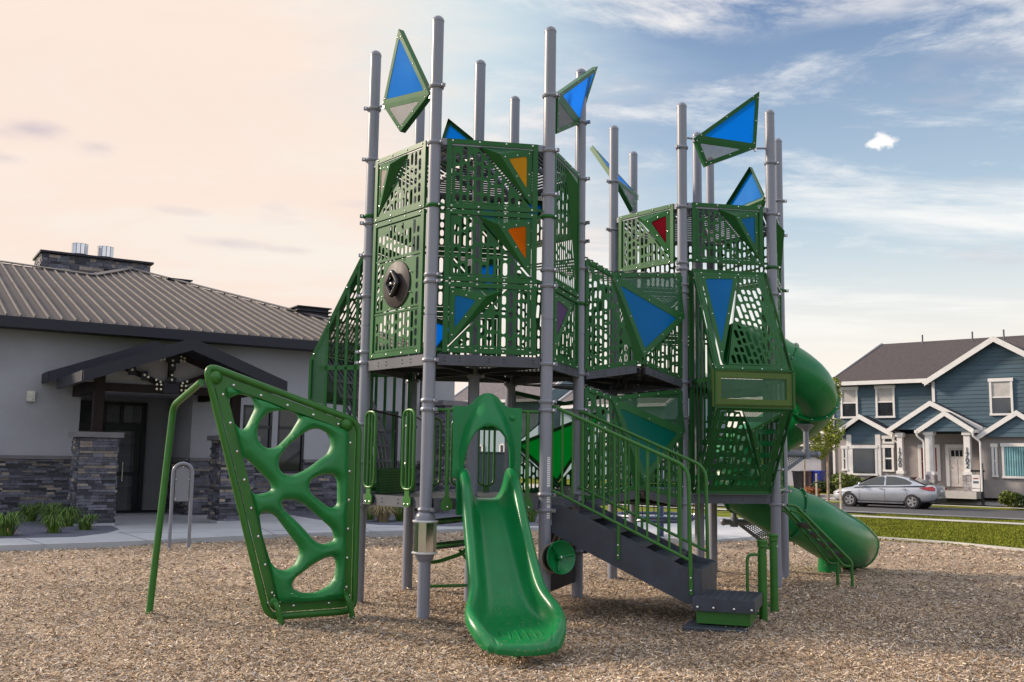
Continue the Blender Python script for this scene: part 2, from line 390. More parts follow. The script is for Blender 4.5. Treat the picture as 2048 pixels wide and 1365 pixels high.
# ================================================================ play structure
YAW = 0.17824; S = 1.22
G1 = V((-0.42347, 11.18561, 0)); G2 = V((2.57943, 13.61586, 0))
def hexp(G, deg): a = R(deg) + YAW; return G + V((math.cos(a), math.sin(a), 0)) * S
A, B, C, D, E_, F = (hexp(G1, d) for d in (180, 240, 300, 0, 60, 120))
H, J, M, N_, L_, I = (hexp(G2, d) for d in (180, 240, 300, 0, 60, 120))
TOP = 6.235
play = thing('play_structure', 'green and grey two-tower play structure with slides, stairs, slotted panels and blue flags', 'play structure')
def out_n(P, Q, G):
    e = (Q - P).normalized(); n = V((e.y, -e.x, 0))
    if n.dot((P + Q) / 2 - G) < 0: n = -n
    return e, n
random.seed(4)
clamp_mesh = None
def make_clamp(P, z, parent, dirv, m=None, fat=1.0):
    mb = MB(); r = 0.0635
    mb.lathe(P + V((0, 0, z - 0.022)), (0, 0, 1), [(0, r), (0.004, r + 0.013 * fat), (0.022, r + 0.02 * fat), (0.040, r + 0.013 * fat), (0.044, r)], 20, m or postm, caps=False)
    d = V(dirv).normalized()
    mb.box(P + d * (r + 0.03) + V((0, 0, z)), 0.05, 0.03, 0.036, m or postm, (d, d.cross(V((0, 0, 1))), V((0, 0, 1))))
    s = d.cross(V((0, 0, 1))); mb.tube([P + d * (r + 0.036) + s * 0.022 + V((0, 0, z)), P + d * (r + 0.036) - s * 0.022 + V((0, 0, z))], 0.011, 8, steel)
    return mb.build('clamp', parent)
def make_post(P, zs, top=TOP, joints=(3.02,), dirs=None, name='post'):
    mb = MB(); r = 0.0635
    pr = [(-0.3, r), (0, r)] + [(j + k, r - (0.003 if k else 0.0)) for j in joints for k in (0,)]
    pr = [(-0.3, r), (2.0, r), (3.015, r), (3.018, r - 0.004), (3.024, r - 0.004), (3.027, r), (top - r * 1.1, r), (top - r * 1.1 + .002, r + .003)]
    pr += [(top - r * 1.0 + (r * 1.0) * math.sin(a), (r + .003) * math.cos(a)) for a in (0.15, 0.45, 0.75, 1.05, 1.3, 1.5)]
    mb.lathe(P, (0, 0, 1), pr, 28, postm)
    o = mb.build(name, play)
    for z in zs:
        g = isinstance(z, str); zz = float(z)
        a = random.uniform(0, 6.28) if dirs is None else math.atan2(dirs[0], dirs[1])
        d = dirs if dirs is not None else (-0.9, -0.45, 0)
        make_clamp(P, zz, o, d, green if g else None)
    return o
pA = make_post(A, [5.53, 4.93, '4.27', 4.19, 3.82, 3.36, 2.73, 2.61, 1.93, 1.52, 1.05], dirs=V((-0.95, -0.3, 0)))
pB = make_post(B, [5.45, 4.84, '4.17', 3.44, 3.37, 2.56, 2.15, 2.06, 1.06], dirs=V((0.75, -0.65, 0)))
pC = make_post(C, [5.45, 4.84, 4.36, '4.12', 3.55, 3.38, 2.56, 2.17, 2.08, 1.22, 1.06], dirs=V((0.85, -0.5, 0)))
pD = make_post(D, [5.56, 4.87, 4.34, 4.12, 3.8, '3.38', 2.56, 2.15, 2.05, 1.2, 1.06, 0.80, 0.55], dirs=V((0.9, -0.4, 0)))
pE = make_post(E_, [4.9, 3.4, 2.5, 1.06], dirs=V((0.6, 0.8, 0)))
pF = make_post(F, [4.9, 3.4, 2.5, 1.95, 1.5, 1.06], dirs=V((-0.6, 0.6, 0)))
make_post(G1, [2.5, 1.06], dirs=V((1, 0, 0)))
make_post(H, [5.42, 4.74, 4.1, 2.5, 1.06], dirs=V((-0.9, -0.4, 0)))
make_post(I, [5.2, 4.8, 4.1], dirs=V((0.9, 0.2, 0)))
make_post(J, [5.62, 4.83, 4.10, 4.02, 3.82, 3.72, 2.57, 2.13, 1.5, 1.06], dirs=V((-0.7, -0.6, 0)))
make_post(M, [5.5, 4.81, '4.10', 3.75, 2.5, 1.5, 1.06], dirs=V((0.95, -0.3, 0)))
make_post(N_, [5.3, 4.8, '4.0', 3.1, 1.2], dirs=V((0.95, -0.1, 0)))
make_post(L_, [4.8, 1.06], dirs=V((0.5, 0.8, 0)))
make_post(G2, [2.5, 1.06], dirs=V((1, 0, 0)))
# ---------------- decks
def deck(poly, z, th=0.11, name='deck', ins=0.02):
    # a frame channel round the edge with a perforated sheet as floor
    fr = MB(); n = len(poly); ctr = sum(poly, V()) / n
    for i in range(n):
        a, b = V(poly[i]), V(poly[(i + 1) % n]); d = (b - a).normalized()
        a2, b2 = a + d * 0.075, b - d * 0.075; mid = (a2 + b2) / 2
        nn = V((d.y, -d.x, 0)); nn = nn if nn.dot(mid - ctr) > 0 else -nn
        fr.box(mid + V((0, 0, z - th / 2)) + nn * 0.008, (b2 - a2).length, 0.035, th, greym, (d, nn, V((0, 0, 1))))
        L = (b2 - a2).length
        for k in range(7):
            for dz in (-0.015, 0.02):
                if (k * 7 + i) % 3: fr.box(a2 + d * (L * (k + 0.5) / 7) + nn * 0.026 + V((0, 0, z - th / 2 + dz)), 0.022, 0.004, 0.012, blackm, (d, nn, V((0, 0, 1))))
    # cross beams under the floor
    for i in range(n):
        a = V(poly[i]); 
        fr.bar(ctr + V((0, 0, z - th + 0.03)) + (a - ctr) * 0.08, ctr + V((0, 0, z - th + 0.03)) + (a - ctr) * 0.93, 0.05, 0.05, darkm)
    o = fr.build(name, play)
    sh = MB(); sh.plate([V(q) * 0.985 + ctr * 0.015 + V((0, 0, z - 0.006)) for q in poly], 0.012, deckm, nrm=V((0, 0, 1)))
    sh.build('floor_sheet', o)
    return o
D1, D2 = 1.175, 2.625
for z in (D1, D2):
    deck([A, B, C, D, E_, F], z)
    deck([H, J, M, N_, L_, I], z)
# ---------------- slots
def slots_in(poly3, up, margin=0.02, pitch=0.074, w=0.0465, seed=0, skip=None, lens=(0.028, 0.035, 0.06, 0.09, 0.125)):
    rnd = random.Random(seed); O = V(poly3[0]); nn = V((0, 0, 0))
    for i in range(len(poly3)): nn += (V(poly3[i - 1]) - O).cross(V(poly3[i]) - O)
    nn.normalize(); up = V(up); u2 = (up - nn * up.dot(nn)).normalized(); u1 = u2.cross(nn)
    p2 = ccw([V(((V(q) - O).dot(u1), (V(q) - O).dot(u2))) for q in poly3])
    q2 = inset(p2, margin + w / 2); xs = [q.x for q in q2]; x0, x1 = min(xs), max(xs)
    if x1 - x0 < 0.01: return []
    nc = max(1, int((x1 - x0) / pitch)); off = ((x1 - x0) - nc * pitch) / 2; out = []
    r = w / 2; gap = 0.027
    for c in range(nc + 1):
        x = x0 + off + c * pitch; ys = []
        for i in range(len(q2)):
            a, b = q2[i], q2[(i + 1) % len(q2)]
            if (a.x - x) * (b.x - x) < 0: ys.append(a.y + (b.y - a.y) * (x - a.x) / (b.x - a.x))
        if len(ys) < 2: continue
        lo, hi = min(ys), max(ys); y = lo; segs = []
        while hi - y > 0.012:
            l = rnd.choice(lens)
            if hi - (y + l) < 0.07: l = hi - y
            if l > 0.24: l = l / 2 - gap
            segs.append((y, min(hi, y + l))); y += l + gap + w
            if len(segs) > 40: break
        for a, b in segs:
            if skip and skip(x, (a + b) / 2, (b - a) / 2 + r, O, u1, u2): continue
            pl = []
            for k in range(6): t = math.pi * k / 5; pl.append((x + r * math.cos(t), b + r * math.sin(t)))
            for k in range(6): t = math.pi + math.pi * k / 5; pl.append((x + r * math.cos(t), a + r * math.sin(t)))
            out.append([O + u1 * p[0] + u2 * p[1] for p in pl])
    return out
def basis3(poly, nrm):
    O = V(poly[0]); n = V((0, 0, 0))
    for i in range(len(poly)): n += (V(poly[i - 1]) - O).cross(V(poly[i]) - O)
    n.normalize(); n = -n if n.dot(nrm) < 0 else n
    e1 = (V(poly[1]) - O).normalized(); e2 = n.cross(e1); return O, e1, e2, n
def poly_in(poly, nrm, b, r=0.0):
    O, e1, e2, n = basis3(poly, nrm)
    p2 = [V(((V(q) - O).dot(e1), (V(q) - O).dot(e2))) for q in poly]; rev = area2(p2) < 0
    if rev: p2 = p2[::-1]
    q = inset(p2, b)
    if r: q = fillet(q, r)
    return [O + e1 * a.x + e2 * a.y for a in q]
def facet(kind, poly, nrm, parent, up=(0, 0, 1), col='blue', seed=0, border=0.045, m=green, bolts=True):
    """one flat sheet of a folded panel: solid, perf, slots or insert"""
    nrm = V(nrm); O, e1, e2, n = basis3(poly, nrm)
    mb = MB()
    if kind == 'solid':
        mb.plate(poly, 0.004, m, nrm=nrm)
    elif kind == 'perf':
        inn = poly_in(poly, nrm, border * 0.55); mb.plate(poly, 0.005, m, [inn], nrm=nrm)
        o = mb.build('sheet_frame', parent); p2 = MB(); p2.plate([q - n * 0.002 for q in poly_in(poly, nrm, border * 0.5)], 0.0025, perf, nrm=nrm); p2.build('perforated_sheet', parent); return o
    elif kind == 'slots':
        mb.plate(poly, 0.005, m, slots_in(poly, up, 0.018, seed=seed), nrm=nrm)
        o = mb.build('slotted_plate', parent); return o
    elif kind == 'insert':
        inn = poly_in(poly, nrm, border, 0.035); mb.plate(poly, 0.005, m, [inn], nrm=nrm)
        if bolts:
            b = poly_in(poly, nrm, border * 0.6)
            for i in range(len(b)):
                mb.dome(b[i], n, 0.009, steel); mb.dome((b[i] + b[(i + 1) % len(b)]) / 2, n, 0.009, steel)
        o = mb.build('insert_frame', parent); p2 = MB()
        p2.plate([q - n * 0.006 for q in poly_in(poly, nrm, border - 0.01, 0.03)], 0.008, T[col], nrm=nrm)
        k = p2.build('colour_insert', parent); k['label'] = {'bluedim': 'dark blue', 'midblue': 'blue'}.get(col, col) + ' window insert'; return k
    return mb.build('folded_sheet', parent)
def face_panel(P, Q, G, z0, z1, style, col='blue', seed=0, m=green, s0=0.125, s1=1.095, d0=0.015, flipd=False, hollow=False, relief=0.10):
    """framed barrier panel between two posts; style a/b folded corner right/left, s slots only, t tall split, d disc spinner"""
    e, n = out_n(P, Q, G); w = s1 - s0
    X = lambda s, d, z: P + e * s + n * d + V((0, 0, z))
    fr = MB(); bw = 0.052; dp = 0.034
    def fbar(sa, za, sb, zb):
        fr.box((X(sa, d0, za) + X(sb, d0, zb)) / 2, abs(sb - sa), dp, abs(zb - za), m, (e, n, V((0, 0, 1))))
    fbar(s0, z0, s1, z0 + bw); fbar(s0, z1 - bw, s1, z1); fbar(s0, z0 + bw, s0 + bw, z1 - bw); fbar(s1 - bw, z0 + bw, s1, z1 - bw)
    for zz in (z0 + 0.022, z1 - 0.022):
        for k in range(4): fr.dome(X(s0 + w * (0.06 + 0.293 * k), d0 + dp / 2, zz), n, 0.012, steel)
    for zz in (z0 + 0.03, z1 - 0.03):
        fr.box(X((0.055 + s0) / 2, d0 - 0.01, zz), s0 - 0.05, 0.01, 0.03, m, (e, n, V((0, 0, 1))))
        fr.box(X((s1 + S - 0.055) / 2, d0 - 0.01, zz), S - s1 - 0.05, 0.01, 0.03, m, (e, n, V((0, 0, 1))))
    o = fr.build('barrier_panel', play); o['label'] = 'green slotted barrier panel' + (f' with {col} insert' if style in 'abBA' and col in T and 'dim' not in col else '')
    a0, a1, b0, b1 = s0 + bw + 0.007, s1 - bw - 0.007, z0 + bw + 0.007, z1 - bw - 0.007
    dq = d0 + 0.002
    mir = style in 'bB'
    f = lambda t: a0 + (a1 - a0) * ((1 - t) if mir else t)
    g = lambda t: b0 + (b1 - b0) * t
    W = lambda t, v, d=0.0: X(f(t), dq + d, g(v))
    if style in 'ab':
        facet('slots', [W(0, 0), W(0.985, 0), W(0.30, 1), W(0, 1)], n, o, seed=seed, m=m)
        tl, tr, br, ap = W(0.33, 1), W(1, 1), W(1, 0.02), W(0.57, 0.84, relief)
        facet('perf', [tl, tr, ap], n + V((0, 0, 1)), o, m=m, border=0.03)
        facet('solid', [tl, ap, br], n, o, m=m)
        facet('insert', [ap, tr, br], n, o, col=col, m=m, border=0.06)
    elif style == 's':
        facet('slots', [W(0, 0), W(1, 0), W(1, 1), W(0, 1)], n, o, seed=seed, m=m)
    elif style == 't':      # tall: slots on the left, dark fold on the right
        facet('slots', [W(0, 0), W(0.98, 0), W(0.40, 1), W(0, 1)], n, o, seed=seed, m=m)
        tl, tr, br, ap = W(0.43, 1), W(1, 1), W(1, 0.02), W(0.62, 0.88, relief)
        facet('solid', [tl, tr, ap], n + V((0, 0, 1)), o, m=m); facet('solid', [tl, ap, br], n, o, m=m); facet('solid', [ap, tr, br], n, o, m=m)
    elif style == 'd':
        c0, c1 = 0.30, 0.72     # split heights
        for k, (va, vb) in enumerate(((0, c0), (c1, 1))):
            facet('slots', [W(0, va), W(1, va), W(1, vb), W(0, vb)], n, o, seed=seed + k, m=m)
        for v in (c0, c1): 
            q = MB(); q.box(X((a0 + a1) / 2, dq, g(v)), a1 - a0, 0.012, 0.02, m, (e, n, V((0, 0, 1)))); q.build('rail', o)
        cc = X((a0 + a1) / 2, dq, g((c0 + c1) / 2)); Rr = 0.255
        pl = [W(0, c0 + .016), W(1, c0 + .016), W(1, c1 - .016), W(0, c1 - .016)]
        hs = slots_in(pl, (0, 0, 1), 0.018, seed=seed + 5, skip=lambda x, y, hl, O, u1, u2: (lambda q: max(0, abs((q - cc).dot(u1)) - 0) ** 2 + max(0, abs((q - cc).dot(u2)) - hl * 0.8) ** 2 < (Rr + 0.05) ** 2)(O + u1 * x + u2 * y))
        q = MB(); q.plate(pl, 0.005, m, hs, nrm=n); q.build('slotted_plate', o)
        q = MB(); q.lathe(cc, n, [(0.0, Rr), (0.012, Rr), (0.016, Rr - 0.006)], 40, beige, smooth=False)
        for k in range(8): t = R(22 + 45 * k); q.dome(cc + n * 0.014 + e * (Rr + 0.03) * math.cos(t) + V((0, 0, 1)) * (Rr + 0.03) * math.sin(t), n, 0.009, steel)
        di = q.build('disc', o); di['label'] = 'bronze spinner disc'
        # handle: a rounded diamond ring standing off the disc
        z_ = V((0, 0, 1)); kn = MB(); pts = bend([cc + n * 0.065 + e * a * 0.15 + z_ * b * 0.19 for a, b in ((0, .72), (.72, 0), (0, -.72), (-.72, 0))], 0.03, 5, True)
        kn.tube(pts, 0.026, 12, blackm, closed=True)
        kn.prism([cc + n * 0.012 + e * (a * .10) + z_ * (b * .13) for a, b in ((0, 1), (1, 0), (0, -1), (-1, 0))], n * .035, blackm)
        kn.bar(cc + n * 0.055 + e * .08, cc + n * 0.055 - e * .08, 0.03, 0.03, blackm); kn.dome(cc + n * 0.075, n, 0.02, steel)
        h_ = kn.build('spinner_handle', o); h_['label'] = 'black diamond spinner handle'
    return o
Z3 = (2.645, 3.39, 4.155, 4.895)
gl = mat('green_panel_reflection', (0.070, 0.125, 0.020), 0.4, var=0.05, spec=.3)  # green paint with the warm ground reflection put into the colour as olive
# tower one
face_panel(B, C, G1, Z3[2], Z3[3], 'a', 'yellow', 1); face_panel(B, C, G1, Z3[1], Z3[2] - 0.012, 'a', 'orange', 2); face_panel(B, C, G1, Z3[0], Z3[1] - 0.012, 'b', 'midblue', 3)
face_panel(A, B, G1, Z3[2] + 0.02, Z3[3], 'b', 'white', 4); face_panel(A, B, G1, Z3[0], Z3[2] + 0.005, 'd', seed=5)
face_panel(C, D, G1, Z3[1] + 0.04, Z3[3], 't', seed=6); face_panel(C, D, G1, Z3[0] - 0.04, Z3[1] + 0.02, 'b', 'purple', 7)
face_panel(D, E_, G1, Z3[2] + 0.02, Z3[3], 'a', 'blue', 8)
face_panel(E_, F, G1, Z3[2], Z3[3], 'b', 'blue', 9); face_panel(E_, F, G1, Z3[1], Z3[2] - .012, 'b', 'blue', 10); face_panel(E_, F, G1, Z3[0], Z3[1] - .012, 'a', 'blue', 11)
face_panel(F, A, G1, Z3[2], Z3[3], 'a', 'blue', 12)
# tower two
face_panel(H, J, G2, 4.12, 4.90, 'a', 'red', 13); face_panel(J, M, G2, 4.12, 4.90, 'a', 'midblue', 14)
face_panel(M, N_, G2, 4.0, 4.90, 't', seed=15); face_panel(M, N_, G2, 2.645, 3.98, 's', seed=16)
face_panel(N_, L_, G2, 4.10, 4.90, 's', seed=17); face_panel(L_, I, G2, 4.1, 4.90, 's', seed=18); face_panel(L_, I, G2, 3.38, 4.09, 'a', 'orange', 21)
face_panel(L_, I, G2, 2.64, 3.37, 's', seed=24)
face_panel(I, H, G2, 4.1, 4.90, 's', seed=19); face_panel(I, H, G2, 3.38, 4.09, 'b', 'green', 22); face_panel(I, H, G2, 2.64, 3.37, 'a', 'blue', 23)
# lower level of tower two
face_panel(L_, I, G2, D1 + .03, 2.2, 's', seed=25); face_panel(M, N_, G2, D1 + .03, 2.45, 's', seed=26); face_panel(I, H, G2, D1 + .03, 2.45, 's', seed=27)
# beams under the roofs
def roof(poly, G, z, seed=0):
    fr = MB(); n = len(poly)
    for i in range(n):
        a, b = V(poly[i]), V(poly[(i + 1) % n]); d = (b - a).normalized(); h = V((0, 0, z))
        fr.bar(a + d * .07 + h, b - d * .07 + h, 0.045, 0.07, postm)
        c = V(G) + V((0, 0, z + 0.22)); fr.bar(a * .93 + V(G) * .07 + h, c + (a - V(G)).normalized() * .06 , 0.04, 0.06, postm)
    o = fr.build('roof_frame', play)
    for i in range(n):
        a, b = V(poly[i]), V(poly[(i + 1) % n]); c = V(G); sl = MB()
        for k in range(1, 17):
            t = k / 17.5; p = a + (c - a) * t; q = b + (c - b) * t; zz = z + 0.03 + 0.2 * t
            d = (q - p).normalized(); L = (q - p).length
            if L < 0.14: break
            sl.bar(p + d * .04 + V((0, 0, zz)), q - d * .04 + V((0, 0, zz)), 0.036, 0.014, greym)
        sl.build('roof_louvres', o)
roof([A, B, C, D, E_, F], G1, 4.86); roof([H, J, M, N_, L_, I], G2, 4.86)
# ---------------- folded climbers that bulge out of the towers
def bulge(P, Q, G, prof, style):
    e, n = out_n(P, Q, G); s0, s1 = 0.115, 1.105
    X = lambda s, d, z: P + e * s + n * d + V((0, 0, z))
    fr = MB(); (d0, z0), (d1, z1), (d2, z2), (d3, z3) = prof
    for s in (s0, s1):
        pts = [X(s, 0.03, z0), X(s, d0, z0), X(s, d1, z1), X(s, d2, z2), X(s, d3, z3), X(s, 0.0, z3)]
        for a, b in zip(pts, pts[1:]):
            if (a - b).length > 0.02: fr.bar(a, b, 0.014, 0.05, green, up=e.cross((b - a).normalized()))
        fr.bar(X(s, -0.02, z0), X(s, -0.02, z3), 0.045, 0.03, green, up=n)
        fr.bar(X(s, 0, (z1 + z2) / 2 + 0.12), X(s, d1 - 0.11, (z1 + z2) / 2 + 0.12), 0.014, 0.05, green)
        zc = (z1 + z2) / 2 + 0.12
        for k in range(5):     # upright bars of the side, above and below the cross bar
            d = 0.06 + 0.125 * k; zt = z0 + (z1 - z0) * max(0, (d - d0)) / (d1 - d0) - 0.03; zb = z3 + (z2 - z3) * max(0, (d - d3)) / (d2 - d3) + 0.05
            if zt > zc: fr.bar(X(s, d, zc), X(s, d, zt), 0.014, 0.034, green, up=n)
            if zb < zc: fr.bar(X(s, d, zb), X(s, d, zc), 0.014, 0.034, green, up=n)
        sg = 1 if s == s1 else -1
        for a, b in zip(pts[1:], pts[2:5]):
            for t in (0.08, 0.38, 0.68, 0.95): fr.dome(a + (b - a) * t + e * sg * 0.008, e * sg, 0.011, steel)
    for (d, z) in prof:
        fr.bar(X(s0, d, z), X(s1, d, z), 0.045, 0.02, green, up=n)
    o = fr.build('climber_cage', play)
    for s in (s0, s1):          # perforated gussets at the nose of each side
        q = MB(); q.plate([X(s, d1 - 0.02, z1), X(s, d2 - 0.02, z2), X(s, d1 - 0.19, (z1 + z2) / 2 - 0.45), X(s, d1 - 0.19, (z1 + z2) / 2 + 0.55)], 0.003, perfL, nrm=e); q.build('perforated_gusset', o)
    zup = V((0, 0, 1)); i0, i1 = s0 + 0.03, s1 - 0.03
    nu = (X(0, d1, z1) - X(0, d0, z0)).cross(e); nu = nu if nu.dot(n) > 0 else -nu
    nl = (X(0, d3, z3) - X(0, d2, z2)).cross(e); nl = nl if nl.dot(n) > 0 else -nl
    up1 = (X(0, d0, z0) - X(0, d1, z1)).normalized(); up2 = (X(0, d2, z2) - X(0, d3, z3)).normalized()
    U = lambda s, t: X(s, d1 + (d0 - d1) * t, z1 + (z0 - z1) * t); W = lambda s, t: X(s, d3 + (d2 - d3) * t, z3 + (z2 - z3) * t)
    # border strips of the two sloping faces
    b1 = MB(); b1.plate([U(i0, 0), U(i1, 0), U(i1, 1), U(i0, 1)], 0.006, green, [[U(i0 + .06, .05), U(i1 - .06, .05), U(i1 - .06, .955), U(i0 + .06, .955)]], nrm=nu)
    for t in (0.02, 0.98):
        for k in range(4): b1.dome(U(i0 + 0.08 + k * 0.25, t), nu.normalized(), 0.011, steel)
    b1.build('face_frame', o)
    j0, j1 = i0 + .065, i1 - .065
    sp = s0 + 0.72 * (s1 - s0)
    if style == 'front':
        facet('slots', [U(j0 + .10, .055), U(j1, .055), U(j1, .95), U(j0 + .50, .95)], nu, o, up=up1 - e * 0.10, seed=31)
        rf = nu.normalized() * 0.07
        facet('insert', [U(j0, .95) + rf * 0, U(j0 + .02, .06), U(j0 + .47, .93) + rf], nu, o, col='bluedim', border=0.05)
        facet('perf', [U(j0, .955), U(j0 + .47, .93) + rf, U(j0 + .52, .955)], nu + zup, o, border=0.02)
        facet('solid', [U(j0 + .47, .93) + rf, U(j0 + .50, .95), U(j0 + .08, .055)], nu, o)
    else:
        facet('slots', [U(j0, .055), U(j1, .055), U(j1, .95), U(j0, .95)], nu, o, up=up1, seed=32)
    # nose box
    bx = MB(); ext = 0.03
    bx.plate([X(s0 - ext, d1 + .01, z2 - .01), X(s1 + ext, d2 + .01, z2 - .01), X(s1 + ext, d1 + .01, z1), X(s0 - ext, d1 + .01, z1)], 0.03, gl if style == 'front' else green, [[X(s0 + .08, d1 + .01, z2 + .09), X(s1 - .08, d1 + .01, z2 + .09), X(s1 - .08, d1 + .01, z1 - .09), X(s0 + .08, d1 + .01, z1 - .09)]], nrm=n)
    nb = bx.build('nose_box', o)
    pp = MB(); pp.plate([X(s0 + .075, d1 - .005, z2 + .085), X(s1 - .075, d1 - .005, z2 + .085), X(s1 - .075, d1 - .005, z1 - .085), X(s0 + .075, d1 - .005, z1 - .085)], 0.003, perfL, nrm=n); pp.build('perforated_sheet', nb)
    b2 = MB(); b2.plate([W(i0, 0), W(i1, 0), W(i1, 1), W(i0, 1)], 0.006, green, [[W(i0 + .06, .06), W(i1 - .06, .06), W(i1 - .06, .95), W(i0 + .06, .95)]], nrm=nl); b2.build('face_frame', o)
    if style == 'front':
        ap = W(j0 + .37, .80) + nl.normalized() * 0.13
        facet('slots', [W(j0, .065), W(j1 - .04, .065), W(j0 + .24, .94), W(j0, .94)], nl, o, up=up2 + e * 0.0, seed=33)
        facet('perf', [W(j0 + .26, .95), W(j1, .95), ap], nl + zup, o, border=0.02)
        facet('solid', [W(j0 + .26, .95), ap, W(j1, .03)], nl, o)
        q = MB(); tri = [ap, W(j1, .95), W(j1, .03)]; q.plate(tri, 0.006, green, [poly_in(tri, nl, 0.045, 0.03)], nrm=nl)
        bb = poly_in(tri, nl, 0.025); nn_ = basis3(tri, nl)[3]
        for i in range(3):
            for t in (0, .33, .66): q.dome(bb[i] + (bb[(i + 1) % 3] - bb[i]) * t, nn_, 0.010, steel)
        q.build('insert_frame', o)
        # inner steps seen through the opening
        for k in range(6):
            q = MB(); t = 0.12 + k * 0.14
            q.box(X((s0 + s1) / 2, d3 + (d2 - d3) * t - 0.20, z3 + (z2 - z3) * t + .05), s1 - s0 - .1, 0.12, 0.06, greenS, (e, n, zup)); q.build('rung', o)
    else:
        # webbing of grey straps climbing the inside
        for k in range(9):
            q = MB(); t = k / 8; pts = []
            for j in range(9):
                u = j / 8; p = X(j0 + (j1 - j0) * t, 0, 0) * 0
                p = X(j0 + (j1 - j0) * min(1, max(0, t + 0.1 * math.sin(u * 3))), d1 - 0.03 - (d1 - 0.15) * (1 - u) - 0.12 * math.sin(math.pi * u), z3 + 0.05 + (z1 - z3) * u)
                pts.append(p)
            for a, b in zip(pts, pts[1:]): q.bar(a, b, 0.05, 0.006, greym, up=nl)
            q.build('strap', o)
        for k in range(8):
            q = MB(); u = (k + 0.5) / 8; a = X(j0, d1 - 0.04 - (d1 - 0.15) * (1 - u) - 0.12 * math.sin(math.pi * u), z3 + 0.05 + (z1 - z3) * u); b = a + e * (j1 - j0)
            q.bar(a, b, 0.05, 0.006, greym, up=nl); q.build('strap', o)
    return o
PROF = [(0.055, 4.0), (0.76, 2.67), (0.76, 2.24), (0.09, 1.21)]
b1_ = bulge(J, M, G2, PROF, 'front'); b1_['label'] = 'folded green climber cage on the right tower'
b2_ = bulge(A, F, G1, PROF, 'side'); b2_['label'] = 'barred green climber cage on the left tower'
# ---------------- bridges between the towers
def bridge(zd, zDt, zQt, zJt, zV, col, seed):
    be = (J - D).normalized(); bn = V((be.y, -be.x, 0)); z_ = V((0, 0, 1)); Lw = (J - D).length
    W = lambda a, t, z: D + be * a + bn * t + z_ * z
    q = W(.875, .12, .14); q2 = E_ + be * .875 - bn * .12 + z_ * .14
    deck([D + bn * 0.02, q, q2, E_], zd - .02, th=.09); deck([q, J + bn * 0.02, H, q2], zd - .02, th=.09)
    Db, Dt, Qb, Qt, Jb, Jt = W(.085, .03, zd + .02), W(.085, .03, zDt), W(.875, .14, zd + .16), W(.47, .04, zQt), W(Lw - .085, .03, zd + .02), W(Lw - .085, .03, zJt)
    nm = bn
    fr = MB()
    for a, b in ((Db, Qb), (Qb, Jb), (Dt, Qt), (Qt, Jt), (Dt, Db), (Jt, Jb)):
        fr.bar(a, b, 0.03, 0.055, green, up=(b - a).cross(nm))
        for t in (0.1, 0.37, 0.64, 0.9): fr.dome(a + (b - a) * t + nm * .03, nm, 0.011, steel)
    o = fr.build('bridge_wall', play); o['label'] = 'folded bridge wall with large ' + {'bluedim': 'blue'}.get(col, col) + ' insert'
    Vx = W(Lw - .09, .05, zV)
    facet('slots', [Db, Qb, Dt], nm, o, seed=seed); facet('slots', [Qb, Qt, Dt], nm, o, seed=seed + 1)
    pk = V(bn) * 0.07
    facet('insert', [Qt + pk * .2, Vx + pk, Qb + (Qt - Qb) * .05 + pk], nm, o, col=col, border=0.07)
    facet('perf', [Qt, Jt, Vx + pk], nm, o, border=0.05)
    facet('slots', [Qb, Jb, Vx], nm, o, seed=seed + 2)
    X1 = Qt + (Qb - Qt) * .02
    facet('solid', [Qt, Qb + (Qt - Qb) * .05 + pk, Qb + (Db - Qb) * .12], nm, o)
    # far wall
    Hp, Ep = H - be * .07, E_ + be * .07
    Q2 = q2 + z_ * zd; Q2t = (Hp + Ep) / 2 + z_ * zQt; f2 = MB()
    for a, b in ((Ep + z_ * zd, Q2), (Q2, Hp + z_ * zd), (Ep + z_ * zDt, Q2t), (Q2t, Hp + z_ * zJt), (Ep + z_ * (zd - .02), Ep + z_ * (zDt + .02)), (Hp + z_ * (zd - .02), Hp + z_ * (zJt + .02))): f2.bar(a, b, 0.03, 0.05, green)
    o2 = f2.build('bridge_wall', play); o2['label'] = 'far bridge wall'
    if zd < 2:
        facet('perf', [Ep + z_ * zDt, Q2t, Ep + z_ * (zd + .62)], nm, o2, border=.03)
        facet('insert', [Ep + z_ * (zd + .64), Hp + z_ * (zJt - .15), Q2], nm, o2, col='green', border=.05)
        facet('slots', [Ep + z_ * (zd + .02), Q2, Ep + z_ * (zd + .60)], nm, o2, seed=seed + 4); facet('slots', [Q2, Hp + z_ * zd, Hp + z_ * (zd + .9)], nm, o2, seed=seed + 5)
    else:
        facet('slots', [Ep + z_ * zd, Q2, Ep + z_ * zDt], nm, o2, seed=seed + 5); facet('slots', [Q2, Q2t, Ep + z_ * zDt], nm, o2, seed=seed + 6)
        facet('slots', [Q2, Hp + z_ * zd, Hp + z_ * zJt], nm, o2, seed=seed + 7); facet('slots', [Q2, Hp + z_ * zJt, Q2t], nm, o2, seed=seed + 8)
    rf = MB()
    for k in range(12):
        t = k / 11; a = (Dt + (Qt - Dt) * (k / 5) if k < 6 else Qt + (Jt - Qt) * ((k - 5) / 6)) + z_ * .04
        b = Ep + (Hp - Ep) * t + z_ * (zDt + 0.10)
        rf.bar(a, b, 0.05, 0.012, greym)
    rf.build('bridge_cover_slats', o)
    return o
bridge(2.60, 3.90, 3.78, 3.92, 3.37, 'bluedim', 41)
bridge(1.12, 2.40, 2.30, 2.45, 1.95, 'teal', 51)
